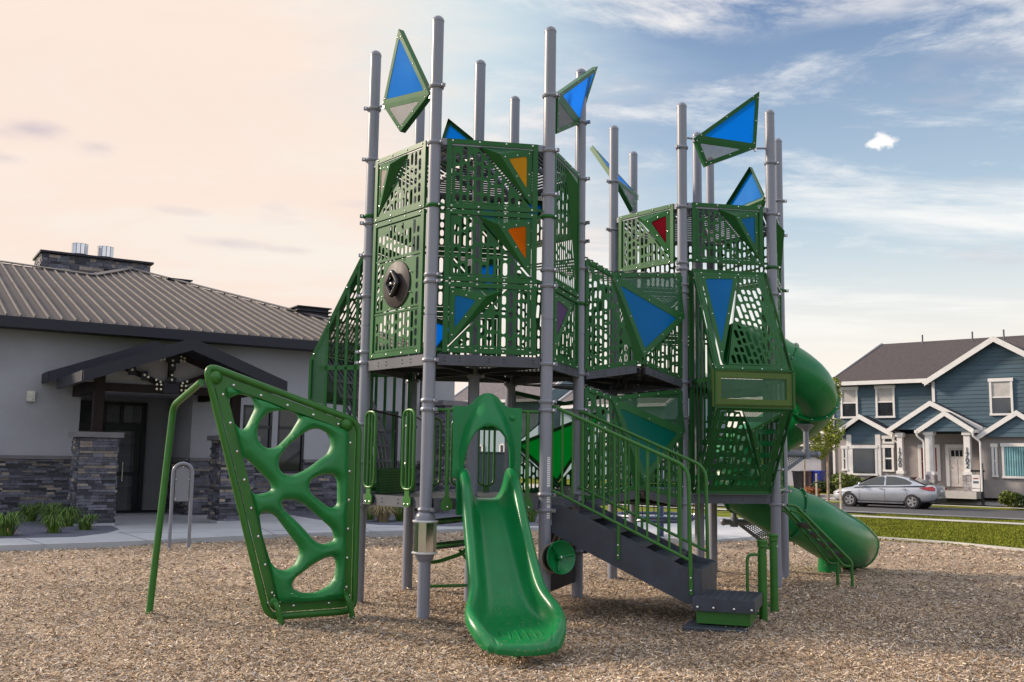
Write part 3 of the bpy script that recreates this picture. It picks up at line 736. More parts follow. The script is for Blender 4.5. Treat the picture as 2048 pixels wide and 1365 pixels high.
# ---------------- flags: folded kites held on pipes between the post tops
def flag(Lp, Tp, Rp, Bp, flagn, postl, postr, col='blue', swap=False, dep=0.07):
    """Tp-Lp-Rp hold the blue window, Lp-Bp-Rp the perforated sheet"""
    Lp, Tp, Rp, Bp = V(Lp), V(Tp), V(Rp), V(Bp); nrm = V(flagn)
    fr = MB(); t1, t2 = [Lp, Rp, Tp], [Lp, Bp, Rp]
    mid = nrm * 0.0
    for tri in (t1, t2): fr.plate(tri, 0.006, green, [poly_in(tri, nrm, 0.05, 0.03)], nrm=nrm)
    pts = [Lp, Tp, Rp, Bp]
    for i in range(4):
        a, b = pts[i], pts[(i + 1) % 4]; fr.add([a, b, b - nrm * dep, a - nrm * dep], [(0, 1, 2, 3)], green)
        for t in (0.08, 0.5, 0.92):
            c = (Lp + Rp) / 2; p = a + (b - a) * t; fr.dome(p + (c - p).normalized() * 0.03, nrm, 0.009, steel)
    for p, q in ((Lp, postl), (Rp, postr)):
        zz = V((q.x, q.y, p.z)); d = (p - zz); 
        fr.tube([zz + d.normalized() * 0.06, p - nrm * dep * .4], 0.014, 8, postm)
        fr.bar(p - nrm * dep * .4 + V((0, 0, .04)), p - nrm * dep * .4 - V((0, 0, .04)), 0.03, 0.03, steel, up=nrm)
    o = fr.build('flag', play); o['label'] = 'kite-shaped green flag with blue window'
    q = MB(); q.plate([p - basis3(t1, nrm)[3] * 0.004 for p in poly_in(t1, nrm, 0.04, 0.025)], 0.006, T[col], nrm=nrm); q.build('blue_window', o)
    q = MB(); q.plate([p - basis3(t2, nrm)[3] * 0.003 for p in poly_in(t2, nrm, 0.045)], 0.003, perforated('perforated_grey_sheet', (0.14, 0.14, 0.15)), nrm=nrm); q.build('perforated_sheet', o)
    return o
def flag_px(P, Q, G, l, t, r, b, tilt=(0, 0, 0, 0)):
    e, n = out_n(P, Q, G); f = lambda px, d: onp(px[0], px[1], P + n * d, n)
    return flag(f(l, tilt[0]), f(t, tilt[1]), f(r, tilt[2]), f(b, tilt[3]), n, P, Q)
flag_px(A, B, G1, (765, 210), (797, 58), (858, 188), (800, 264), (0, .12, 0, -.06))
flag_px(C, D, G1, (1116, 190), (1196, 133), (1160, 248), (1114, 268), (.03, .15, 0, -.04))
flag_px(J, M, G2, (1388, 277), (1519, 183), (1512, 296), (1411, 333), (0, .1, 0, -.06))
# back flags
def flag3(P, Q, G, zl, zr, ztop, zbot, st=0.7, sb=0.45, out=0.15):
    e, n = out_n(P, Q, G); X = lambda s, z, d=0: P + e * s + n * d + V((0, 0, z))
    return flag(X(.2, zl), X(st, ztop, out), X(1.02, zr), X(sb, zbot, out), n, P, Q)
flag3(E_, F, G1, 5.35, 5.3, 5.9, 4.95, st=.85, sb=.5)
fl_ = flag(at(1234, 360, 13.6), at(1185, 291, 14.0), at(1277, 392, 14.5), at(1266, 420, 14.1), V((.55, -.5, .66)), H, I)
flag3(N_, L_, G2, 5.38, 5.25, 5.95, 4.95, st=.55)
# ---------------- guard loops on the first deck
def loop_guard(P, Q, G, s, name='guard_loop', zb=1.25, zt=2.06, w=0.20, hook=True):
    e, n = out_n(P, Q, G); X = lambda a, z, d=0.05: P + e * a + n * d + V((0, 0, z)); g = MB(); h = w / 2
    g.tube(bend([X(s - h, zt), X(s + h, zt), X(s + h, zb), X(s - h, zb)], 0.085, 6, True), 0.0165, 10, greenB, closed=True)
    for a in (-h / 3.2, h / 3.2): g.tube([X(s + a, zb), X(s + a, zt)], 0.012, 8, greenB)
    # lug plate
    pl = [(-.04, 0), (-.04, -.05), (-.07, -.08), (-.07, -.14), (-.045, -.165), (.045, -.165), (.07, -.14), (.07, -.08), (.04, -.05), (.04, 0)]
    g.plate([X(s + a, zb + b - .01, .058) for a, b in pl], 0.012, greenB, nrm=n)
    for a in (-.035, .035): g.dome(X(s + a, zb - .15, .06), n, 0.012, steel)
    return g.build(name, play)
for P, Q, G, ss in ((A, B, G1, (.23, .96)), (E_, F, G1, (.28, .61, .95)), (L_, N_, G2, (.3, .9))):
    for s in ss: loop_guard(P, Q, G, s)
# ---------------- straight slide and its hood
e, n = out_n(B, C, G1); zv = V((0, 0, 1))
SX = lambda s, d, z: B + e * s + n * d + V((0, 0, z))
SC = 0.60
def slide():
    path = [(-.02, 1.17), (.10, 1.165), (.22, 1.12), (.36, 1.02), (.55, .87), (.8, .665), (1.05, .47), (1.25, .33), (1.42, .245), (1.58, .20), (1.72, .178), (1.86, .165), (1.98, .15), (2.06, .13)]
    W_ = [.205, .205, .21, .215, .222, .23, .24, .25, .275, .315, .335, .325, .285, .23]
    H_ = [.30, .31, .295, .255, .225, .215, .205, .20, .195, .18, .15, .115, .07, .02]
    mb = MB(); rows = []
    for i, ((d, z), w, h) in enumerate(zip(path, W_, H_)):
        a = path[max(0, i - 1)]; b = path[min(len(path) - 1, i + 1)]; t = V((0, b[0] - a[0], b[1] - a[1])).normalized(); up = V((0, -t.z, t.y))
        if i > 9: up = V((0, 0, 1))
        half = [(w + .075, h - .10), (w + .078, h - .03), (w + .066, h - .004), (w + .040, h + .010), (w + .012, h - .002), (w - .004, h - .03), (w - .02, h * .55), (w - .05, h * .22), (w - .09, h * .05), (w * .45, 0.0), (w * .2, 0), (0, 0)]
        prof = [(-x, y) for x, y in half] + [(x, y) for x, y in half[::-1][1:]]
        rows.append([SX(SC + x, d + (0, .035, .085, .12)[max(0, i - 10)] * (1 - min(1, (x / (w + .06)) ** 2)), z) + (n * up.y + zv * up.z) * y for x, y in prof])
    # rolled lip at the foot
    last = rows[-1]
    for dd, dz, sc in ((.03, -.012, .93), (.045, -.04, .92), (.03, -.085, .90)):
        c = sum(last, V()) / len(last); rows.append([c + (p - c) * sc + n * dd + zv * (dz + (c.z - p.z) * .5) for p in last])
    k = len(rows[0]); vs = [p for r in rows for p in r]
    fs = [(i * k + j, i * k + j + 1, (i + 1) * k + j + 1, (i + 1) * k + j) for i in range(len(rows) - 1) for j in range(k - 1)]
    mb.add(vs, fs, greenS, True); o = mb.build('slide', play, sub=2, solid=0.012); o['label'] = 'straight open green slide'
    # grip ridges on the run-out
    for x in (-.14, -.08, -.02, .04, .10, .15):
        q = MB(); q.tube([SX(SC + x * 1.1, 1.82, .180), SX(SC + x * 1.15, 1.95, .178), SX(SC + x * 1.18, 2.06 - abs(x) * .3, .164), SX(SC + x * 1.2, 2.15 - abs(x) * .4, .145)], 0.006, 6, greenS); q.build('ridge', o)
    for sg in (-1, 1):
        q = MB(); q.box(SX(SC + sg * .27, .03, 1.20), .06, .07, .38, greenS, (e, n, zv)); q.lathe(SX(SC + sg * .27, .03, 1.38), zv, [(0, .04), (.02, .032), (.025, .0)], 14, greenS)
        q.tube([SX(SC + sg * .27, .03, 1.37), SX(SC + sg * .27, .03, 1.50)], 0.018, 10, blackm); q.build('slide_cheek', o, bev=.012)
    q = MB(); q.tube([SX(SC, 1.85, .14), SX(SC, 1.85, -.2)], 0.035, 12, greenB); q.tube([SX(SC - .18, 1.87, .09), SX(SC + .18, 1.87, .09)], 0.02, 8, greenB); q.build('slide_foot', o)
    return o
slide()
def hood():
    # arch opening, arch canopy and the flat shoulders
    def arch(hw, zb, zt, k=14):
        return [(SC + hw * math.cos(math.pi * i / k) * (1 if True else 0), zb + (zt - zb) * math.sin(math.pi * i / k) ** 0.85) for i in range(k + 1)]
    k = 18; z0 = 1.44
    inner = [(SC + .245, z0)] + arch(.235, z0 + .02, 1.90, k)[0:] + [(SC - .245, z0)]
    outer = [(SC + .318, z0)] + [(SC + .318 * math.copysign(abs(math.cos(math.pi * i / k)) ** 1.55, math.cos(math.pi * i / k)), z0 + .02 + (2.225 - z0) * math.sin(math.pi * i / k) ** 1.05) for i in range(k + 1)] + [(SC - .318, z0)]
    outer = [(x, min(z, 2.245)) for x, z in outer]
    mb = MB(); rows = []
    for t, dd in ((0, .175), (.0, .20), (.10, .205), (.3, .185), (.6, .14), (.85, .09), (1, .064)):
        rows.append([SX(a[0] + (b[0] - a[0]) * t, dd * (.35 + .65 * min(1, max(0, (a[1] - z0) / .30))) + (0.0), a[1] + (b[1] - a[1]) * t) for a, b in zip(inner, outer)])
    rows.insert(0, [p - n * .045 for p in rows[0]])
    kk = len(rows[0]); vs = [p for r in rows for p in r]
    fs = [(i * kk + j, i * kk + j + 1, (i + 1) * kk + j + 1, (i + 1) * kk + j) for i in range(len(rows) - 1) for j in range(kk - 1)]
    mb.add(vs, fs, greenS, True)
    o = mb.build('slide_hood', play, sub=1); o['label'] = 'arched green hood over the straight slide'
    pl = MB()
    ol = [SX(x, .06, z) for x, z in ((SC - .345, z0 - .04), (SC + .345, z0 - .04), (SC + .355, 2.07))]
    top = [(SC + .355, 2.09), (SC + .22, 2.095), (SC + .16, 2.13), (SC + .10, 2.20), (SC + .04, 2.235), (SC - .04, 2.235), (SC - .10, 2.20), (SC - .16, 2.13), (SC - .22, 2.095), (SC - .355, 2.10)]
    ops = arch(.262, z0 + .10, 2.0, 14)
    outl = [(SC - .35, z0 - .06), (SC - .268, z0 - .06)] + [(x, z) for x, z in ops[::-1]] + [(SC + .268, z0 - .06), (SC + .35, z0 - .06)] + top
    pl.plate([SX(x, .065, z) for x, z in outl], .05, greenS, nrm=n)
    pl.ball(SX(SC + .255, .066, 1.99), .032, greenS, 14, .6, n)
    pl.build('hood_face', o, bev=.008)
    q = MB(); q.tube([SX(.09, .03, 2.06), SX(1.13, .03, 2.06)], .016, 8, greenB)
    for s in (.20, 1.02):
        q.tube([SX(s, .04, 2.06), SX(s, .04, 1.28)], .021, 10, greenB)
        q.plate([SX(s + a, .075, z) for a, z in ((-.022, 1.30), (.022, 1.30), (.02, 1.20), (.06, 1.13), (.06, 1.08), (.03, 1.05), (-.03, 1.05), (-.06, 1.08), (-.06, 1.13), (-.02, 1.20))], .012, greenB, nrm=n)
        q.dome(SX(s + .01, .08, 1.09), n, .013, steel)
    q.tube([SX(SC - .12, .03, 1.88), SX(SC + .12, .03, 1.88)], .02, 8, greenS)
    r_ = q.build('hood_rail', play)
    return o
hood()
# ---------------- stairs down to the right of the slide
e, n = out_n(C, D, G1)
XC = lambda s, d, z: C + e * s + n * d + V((0, 0, z))
def stairs():
    s0, s1 = .06, 1.10; z0, z1 = 1.17, .50; d0, d1 = .05, 1.58
    q = MB()
    for s in (s0, s1):
        pr = [(0.06, 1.12), (0.06, .84), (.12, .80), (1.43, .21), (1.52, .21), (1.57, .27), (1.57, .52), (1.54, .54), (1.40, .56), (0.20, 1.10), (.14, 1.12)]
        q.prism([XC(s - .02, d, z) for d, z in pr], e * .04, stairm)
    o = q.build('stair', play); o['label'] = 'slate grey coated stair with closed sides'
    N = 5
    for k in range(N):
        z = .98 - k * .125; d = .14 + k * .285; t = MB()
        t.box(XC((s0 + s1) / 2, d + .12, z), s1 - s0 - .045, .30, .04, stairm, (e, n, zv)); t.box(XC((s0 + s1) / 2, d - .03, z - .06), s1 - s0 - .045, .02, .14, stairm, (e, n, zv))
        for j in range(9): t.box(XC(s0 + .12 + j * .1, d + .265, z - .008), .05, .006, .008, blackm, (e, n, zv)); t.box(XC(s0 + .12 + j * .1, d + .1, z + .0215), .06, .16, .004, stairm, (e, n, zv))
        t.build('tread', o)
    # foot steps
    t = MB(); t.box(XC(.20, 1.81, .24), .70, .58, .12, stairm, (e, n, zv))
    for j in range(10):
        for i in range(8): t.box(XC(-.10 + j * .066, 1.57 + i * .07, .302), .034, .035, .004, stairm, (e, n, zv))
    for j in (.05, .2, .39, .55): t.dome(XC(-.163, 1.52 + j, .215), -e, .016, steel)
    t.box(XC((s0 + s1) / 2, 1.55, .38), s1 - s0 - .03, .05, .30, stairm, (e, n, zv)); t.build('landing_step', o, bev=.012)
    t = MB(); t.box(XC(.18, 1.80, .12), .56, .50, .12, greenB, (e, n, zv)); t.build('step_riser', o)
    t = MB(); t.box(XC(.06, 1.74, .012), .62, .60, .07, stairm, (e, n, zv)); t.build('base_step', o, bev=.015)
    # rails
    for s, zo in ((s0 - .03, 0), (s1 + .03, 0)):
        r = MB(); tp = [XC(s, .10, 2.08), XC(s, 1.60, 1.44), XC(s, 1.74, .30)]
        r.tube(bend([XC(s, .03, 2.12), XC(s, .10, 2.11), XC(s, 1.46, 1.52), XC(s, 1.48, .30)], .13, 6), .019, 10, greenB)
        r.tube([XC(s, .03, 1.27), XC(s, .12, 1.24), XC(s, 1.48, .62)], .016, 10, greenB)
        for k in range(13):
            d = .06 + k * .110; zt = 2.10 - (d - .10) * .434; zb = 1.25 - (d - .1) * .455
            r.tube([XC(s, d, zb), XC(s, d, min(zt, 2.10))], .0115, 8, greenB)
        for d in (.76,):
            r.tube([XC(s, d, .95), XC(s, d, .60)], .016, 8, greenB)
        for d, z in ((.76, .74), (.76, .64), (1.48, .46), (1.48, .34)): r.dome(XC(s - .018 * (1 if s < .5 else -1), d, z), -e if s < .5 else e, .011, steel)
        r.build('handrail', o)
    return o
stairs()
def grab_posts():
    for (px, py, h) in ((1527, 1245, 1.10), (1549, 1228, 1.08)):
        P = atz(px, py); q = MB(); h = .80 if px < 1540 else .82
        q.tube([P - zv * .2, P + zv * (h - .06)], .042, 16, greenB)
        q.lathe(P + zv * (h - .07), zv, [(0, .043), (.012, .053), (.04, .05), (.065, .057), (.075, .05), (.08, .0)], 18, greenB)
        q.dome(P + V((.03, -.03, h - .12)), V((.5, -.8, 0)), .01, steel)
        sd_ = -1 if px < 1540 else -1
        a = P + zv * (h - .14); f = V((-.15, .02, 0))
        q.tube(bend([a, a + f, P + f + zv * .10, P + zv * .08], .06, 5), .016, 10, greenB)
        o = q.build('grab_post', play); o['label'] = 'green grab post beside the bottom step'
grab_posts()
# ---------------- spiral tube slide
def tube_slide():
    C0 = V((3.93, 15.0, 0)); Rh = .62; r = .325; path = []
    st = V((3.42, 14.25, 3.22)); path += [st - V((.25, .1, -.02)), st]
    K = 44
    for i in range(K + 1):
        f = i / K; a = R(-104 + 372 * f); z = 3.12 - 2.22 * f ** .96
        path.append(C0 + V((Rh * math.cos(a), Rh * math.sin(a), z)))
    P1 = path[-1]
    P2 = V((5.25, 15.15, .52)); P3 = V((5.70, 15.9, .36))
    path += [P1 + V((.34, .06, -.12)), V((4.66, 14.78, .58)), V((4.98, 15.12, .46)), V((5.20, 15.48, .39)), V((5.38, 15.86, .36))]
    # smooth the run-out with a Catmull-Rom pass
    def cr(P, m=4):
        out = []
        for i in range(len(P) - 1):
            p0, p1, p2, p3 = P[max(0, i - 1)], P[i], P[i + 1], P[min(len(P) - 1, i + 2)]
            for j in range(m):
                t = j / m; out.append(.5 * ((2 * p1) + (p2 - p0) * t + (2 * p0 - 5 * p1 + 4 * p2 - p3) * t * t + (3 * p1 - p0 - 3 * p2 + p3) * t ** 3))
        out.append(P[-1]); return out
    path = cr(path, 2); k = len(path); n_ = 28; vs = []; ring = []
    mb = MB(); frames = []
    for i in range(k):
        t = (path[min(i + 1, k - 1)] - path[max(0, i - 1)]).normalized(); sd_ = t.cross(zv).normalized(); up = sd_.cross(t).normalized(); frames.append((path[i], t, sd_, up))
    for i, (p, t, s_, u) in enumerate(frames):
        op = max(0, (i - (k - 9)) / 8)           # the foot opens into a trough
        for j in range(n_ + 1):
            a0 = R(90) - math.pi * (1 - .0) * 2 * (j / n_) + 0
            th = R(90) + (R(6) + op * R(78)) + (R(360) - 2 * (R(6) * (1) + op * R(78))) * j / n_ if op > 0 else R(90) + R(360) * j / n_
            vs.append(p + (s_ * math.cos(th) + u * math.sin(th)) * r * (1 + .12 * i / k) * (1 + .10 * op))
    fs = [(i * (n_ + 1) + j, i * (n_ + 1) + j + 1, (i + 1) * (n_ + 1) + j + 1, (i + 1) * (n_ + 1) + j) for i in range(k - 1) for j in range(n_)]
    mb.add(vs, fs, greenS, True); o = mb.build('tube_slide', play, solid=.012); o['label'] = 'spiral green tube slide'
    w = n_ + 1; q = MB()
    rim = [vs[(k - 9 + i) * w] for i in range(9)] + [vs[(k - 1) * w + j] for j in range(1, w)] + [vs[(k - 1 - i) * w + n_] for i in range(1, 9)]
    q.tube(rim, .032, 10, greenS); q.build('rolled_rim', o)
    for i in (8, 26, 44, 62, 80, k - 10):
        if i >= k: continue
        p, t, s_, u = frames[i]; q = MB()
        R_ = r * (1 + .12 * i / k); q.lathe(p - t * .016, t, [(0, R_ - .005), (0, R_ + .042), (.013, R_ + .046), (.019, R_ + .046), (.032, R_ + .042), (.032, R_ - .005)], 36, greenS, smooth=False, caps=False)
        for j in range(10): a = 2 * math.pi * j / 10 + .2; q.dome(p + (s_ * math.cos(a) + u * math.sin(a)) * (R_ + .02) - t * .018, -t, .012, steel); q.dome(p + (s_ * math.cos(a) + u * math.sin(a)) * (R_ + .02) + t * .018, t, .012, steel)
        q.build('flange', o)
    q = MB(); q.lathe(V((4.78, 15.05, -.1)), zv, [(0, .17), (.28, .16), (.36, .2)], 24, greenS); q.build('slide_foot', o)
    # centre post with two arms and cradles
    q = MB(); q.lathe(C0 - zv * .3, zv, [(0, .0635), (3.0, .0635), (3.03, .02)], 24, postm)
    for dx, za, zc in ((.54, 1.72, 2.16), (-.60, .70, 1.12)):
        d = V((math.copysign(1, dx), -.05, 0)).normalized(); L = abs(dx) + .14
        q.tube([C0 + zv * za, C0 + d * L + zv * za], .045, 14, postm); q.ball(C0 + d * L + zv * za, .056, postm, 14)
        q.lathe(C0 + d * (abs(dx) - .02) + zv * (za - .07), zv, [(0, .06), (.14, .06)], 16, postm)
        q.tube([C0 + d * (abs(dx) - .02) + zv * za, C0 + d * (abs(dx) - .02) + zv * zc], .04, 14, postm)
        q.lathe(C0 + d * (abs(dx) - .02) + zv * (zc - .10), zv, [(0, .045), (.04, .07), (.09, .15), (.11, .155)], 16, postm)
        q.bar(C0 + zv * (za - .40), C0 + d * .5 + zv * (za - .03), .03, .05, postm); q.plate([C0 + zv * (za - .36), C0 + d * .46 + zv * (za - .04), C0 + zv * (za - .04)], .004, perforated('perforated_grey_brace', (.18, .19, .21), 30, .33), nrm=V((0, -1, 0)))
    o2 = q.build('slide_support', play)
tube_slide()
# ---------------- leaning ladder at the right corner
def ladder():
    a = at(1568, 1010, 13.0); f = atz(1690, 1172); q = MB(); d = V((f.x - a.x, f.y - a.y, 0)).normalized(); s_ = V((-d.y, d.x, 0)) * .16
    for k in (-1, 1):
        o_ = s_ * k
        q.tube(bend([a + o_ - d * .05, a + o_ + d * .06, V((f.x, f.y, .32)) + o_, V((f.x, f.y, 0)) + o_ - zv * .1], .05, 4), .021, 10, greenB)
        q.tube(bend([a + o_ - zv * .07, a + o_ + d * .12 - zv * .09, V((f.x, f.y, .27)) + o_ - d * .12, V((f.x, f.y, .27)) + o_], .05, 4), .016, 10, greenB)
    o = q.build('leaning_ladder', play); p0 = a + (V((f.x, f.y, .32)) - a) * .28; p1 = a + (V((f.x, f.y, .32)) - a) * .95
    for k in range(4):
        u = p0 + (p1 - p0) * ((k + .3) / 4); w = p0 + (p1 - p0) * ((k + .8) / 4); q = MB(); q.bar(u, w, .30, .03, greym); q.build('foothold', o)
ladder()
# ---------------- play items under the first deck
def under():
    # mirror drum on post B
    q = MB(); q.lathe(B + zv * .955, zv, [(0, .10), (.03, .10), (.06, .09), (.08, .066)], 20, postm); q.lathe(B + zv * .935, zv, [(0, .126), (.01, .130), (.02, .124)], 24, mat('white_ring', (.6, .6, .6), .4))
    q.lathe(B + zv * .625, zv, [(0, .124), (.01, .130), (.02, .126)], 24, MATS['white_ring']); q.lathe(B + zv * .55, zv, [(0, .064), (.03, .09), (.07, .10), (.10, .068), (.38, .068), (.405, .10)], 20, postm)
    o = q.build('mirror_drum', play); o['label'] = 'spinning drum of upright mirror strips on the front post'
    for k in range(9):
        a0, a1 = 2 * math.pi * k / 9, 2 * math.pi * (k + 1) / 9; m_ = MB(); pts = [B + V((math.cos(a) * .115, math.sin(a) * .115, z)) for a, z in ((a0, .645), (a1, .645), (a1, .935), (a0, .935))]
        m_.plate(pts, .004, mirror); m_.build('mirror_strip', o)
    # tiltable green bowl on post C
    c = C + V((.14, -.12, .60)); ax = V((.50, -.85, .12)).normalized(); q = MB(); k8 = .82
    q.lathe(c - ax * .12, ax, [(h * k8, r_ * k8) for h, r_ in [(0, .175), (.012, .188), (.03, .188), (.03, .10)]], 28, mat('tan_rim', (.32, .27, .22), .5)); q.lathe(c - ax * .10, ax, [(h * k8, r_ * k8) for h, r_ in [(0, .165), (.05, .17), (.05, .05)]], 28, blackm)
    o = q.build('spinner_wheel', play); o['label'] = 'green dished spinner wheel with three spokes on a post'
    q = MB(); q.lathe(c - ax * .02, ax, [(h * k8, r_ * k8) for h, r_ in [(.0, .0), (.0, .05), (.03, .12), (.07, .178), (.085, .19), (.09, .20), (.078, .207), (.055, .20), (.0, .15), (-.03, .10)]], 36, greenS, caps=False)
    for k in range(3):
        a = R(10 + 120 * k); u, w = orth(ax); d = u * math.cos(a) + w * math.sin(a); q.tube([c + ax * .01, c + d * .14 + ax * .05], .011, 8, greenS)
    q.lathe(c - ax * .01, ax, [(0, .035), (.05, .03), (.06, .022)], 14, greenS); q.dome(c + ax * .05, ax, .014, steel); q.build('dish', o)
    # dark activity panel between C and D with tan arcs
    e2, n2 = out_n(C, D, G1); X = lambda s, d, z: C + e2 * s + n2 * d + zv * z; q = MB()
    ol = [X(.07, 0, .22), X(1.14, 0, .22), X(1.14, 0, .80)] + [X(.605 + .535 * math.cos(R(a)), 0, .80 + .12 * math.sin(R(a))) for a in range(15, 170, 15)] + [X(.07, 0, .80)]
    q.plate(ol, .02, darkm, nrm=n2); tan = mat('tan_stripe', (.33, .22, .13), .6)
    o = q.build('activity_panel', play); o['label'] = 'dark activity panel with tan arcs under the deck'
    for rr in (.22, .33, .44):
        q = MB(); a = [X(.60 + rr * math.cos(R(t)), .008, .52 + rr * .8 * math.sin(R(t))) for t in range(20, 161, 10)]; b = [X(.60 + (rr - .045) * math.cos(R(t)), .008, .52 + (rr - .045) * .8 * math.sin(R(t))) for t in range(160, 19, -10)]
        q.plate(a + b, .005, tan, nrm=n2); q.build('tan_arc', o)
    q = MB(); q.box(X(.30, .03, .50), .05, .04, .09, mat('red_knob', (.6, .03, .01), .4), (e2, n2, zv)); q.build('red_knob', o)
    # black seat shells with green rims behind post B
    q = MB(); P0 = B + V((.20, .55, 0))
    for zc, rr in ((.93, .26), (.68, .24)):
        pts = [P0 + V((rr * math.cos(t) * 1.0, rr * .8 * math.sin(t), zc + .03 * math.cos(t))) for t in [2 * math.pi * i / 24 for i in range(24)]]
        inn = [P0 + V((rr * .62 * math.cos(t) - .02, rr * .5 * math.sin(t), zc + .03 * .62 * math.cos(t))) for t in [2 * math.pi * i / 20 for i in range(20)]]
        q.plate(pts, .03, blackm, [inn], nrm=zv); q.tube(pts, .014, 8, greenB, closed=True)
    o = q.build('play_shelf', play); o['label'] = 'black oval shelf with green rim under the deck'
    q = MB(); q.tube(bend([P0 + V((.26, 0, .93)), P0 + V((.2, 0, .6)), P0 + V((-.1, -.1, .5)), P0 + V((-.2, -.3, .52))], .1, 5), .02, 8, greenB); q.tube(bend([P0 + V((.12, 0, .62)), P0 + V((.3, 0, .4)), P0 + V((.3, 0, .26)), P0 + V((-.2, 0, .24))], .1, 5), .016, 8, greenB); q.build('support_pipe', o)
    # warning decal strip on post C
    q = MB(); wl = mat('white_decal', (.7, .7, .7), .4)
    for z0, z1 in ((1.30, 1.60), (1.14, 1.24), (.98, 1.12)):
        pts = []; 
        for zz in (z0, z1):
            for a in (-75, -60, -45): pts.append(C + V((math.cos(R(a)) * .0648, math.sin(R(a)) * .0648, zz)))
        q.add(pts, [(0, 1, 4, 3), (1, 2, 5, 4)], wl)
        for j in range(int((z1 - z0) / .022)):
            z = z1 - .015 - j * .022; q.add([C + V((math.cos(R(a)) * .0652, math.sin(R(a)) * .0652, zz)) for zz in (z, z + .006) for a in (-72, -60, -50)], [(0, 1, 4, 3), (1, 2, 5, 4)], greym)
    o = q.build('safety_label', play); o['label'] = 'white safety notice label on the post'
    # ropes under the upper deck by the left cage
    q = MB()
    for t in (.35, .72):
        a = A + (F - A) * t + V((.25, 0, 0)); q.tube([a + zv * 2.5, a + zv * 2.08], .01, 8, blackm)
    q.tube([A + zv * 2.10 + V((.06, 0, 0))] + [A + (F - A) * t + V((.25, 0, 2.08 - .06 * math.sin(math.pi * t * 2) ** 2)) for t in (.15, .3, .45, .6, .75, .9)], .011, 8, blackm)
    q.build('climbing_rope', play)
    q = MB(); q.box((A + F) / 2 + V((.1, .1, 1.30)), 1.0, .012, .30, green, ((F - A).normalized(), (F - A).normalized().cross(zv), zv))
    for k in range(9): q.box((A + F) / 2 + V((.11, .09, 1.18 + .03 * k)), .96, .02, .012, greenB, ((F - A).normalized(), (F - A).normalized().cross(zv), zv))
    q.build('kick_panel', play)
under()
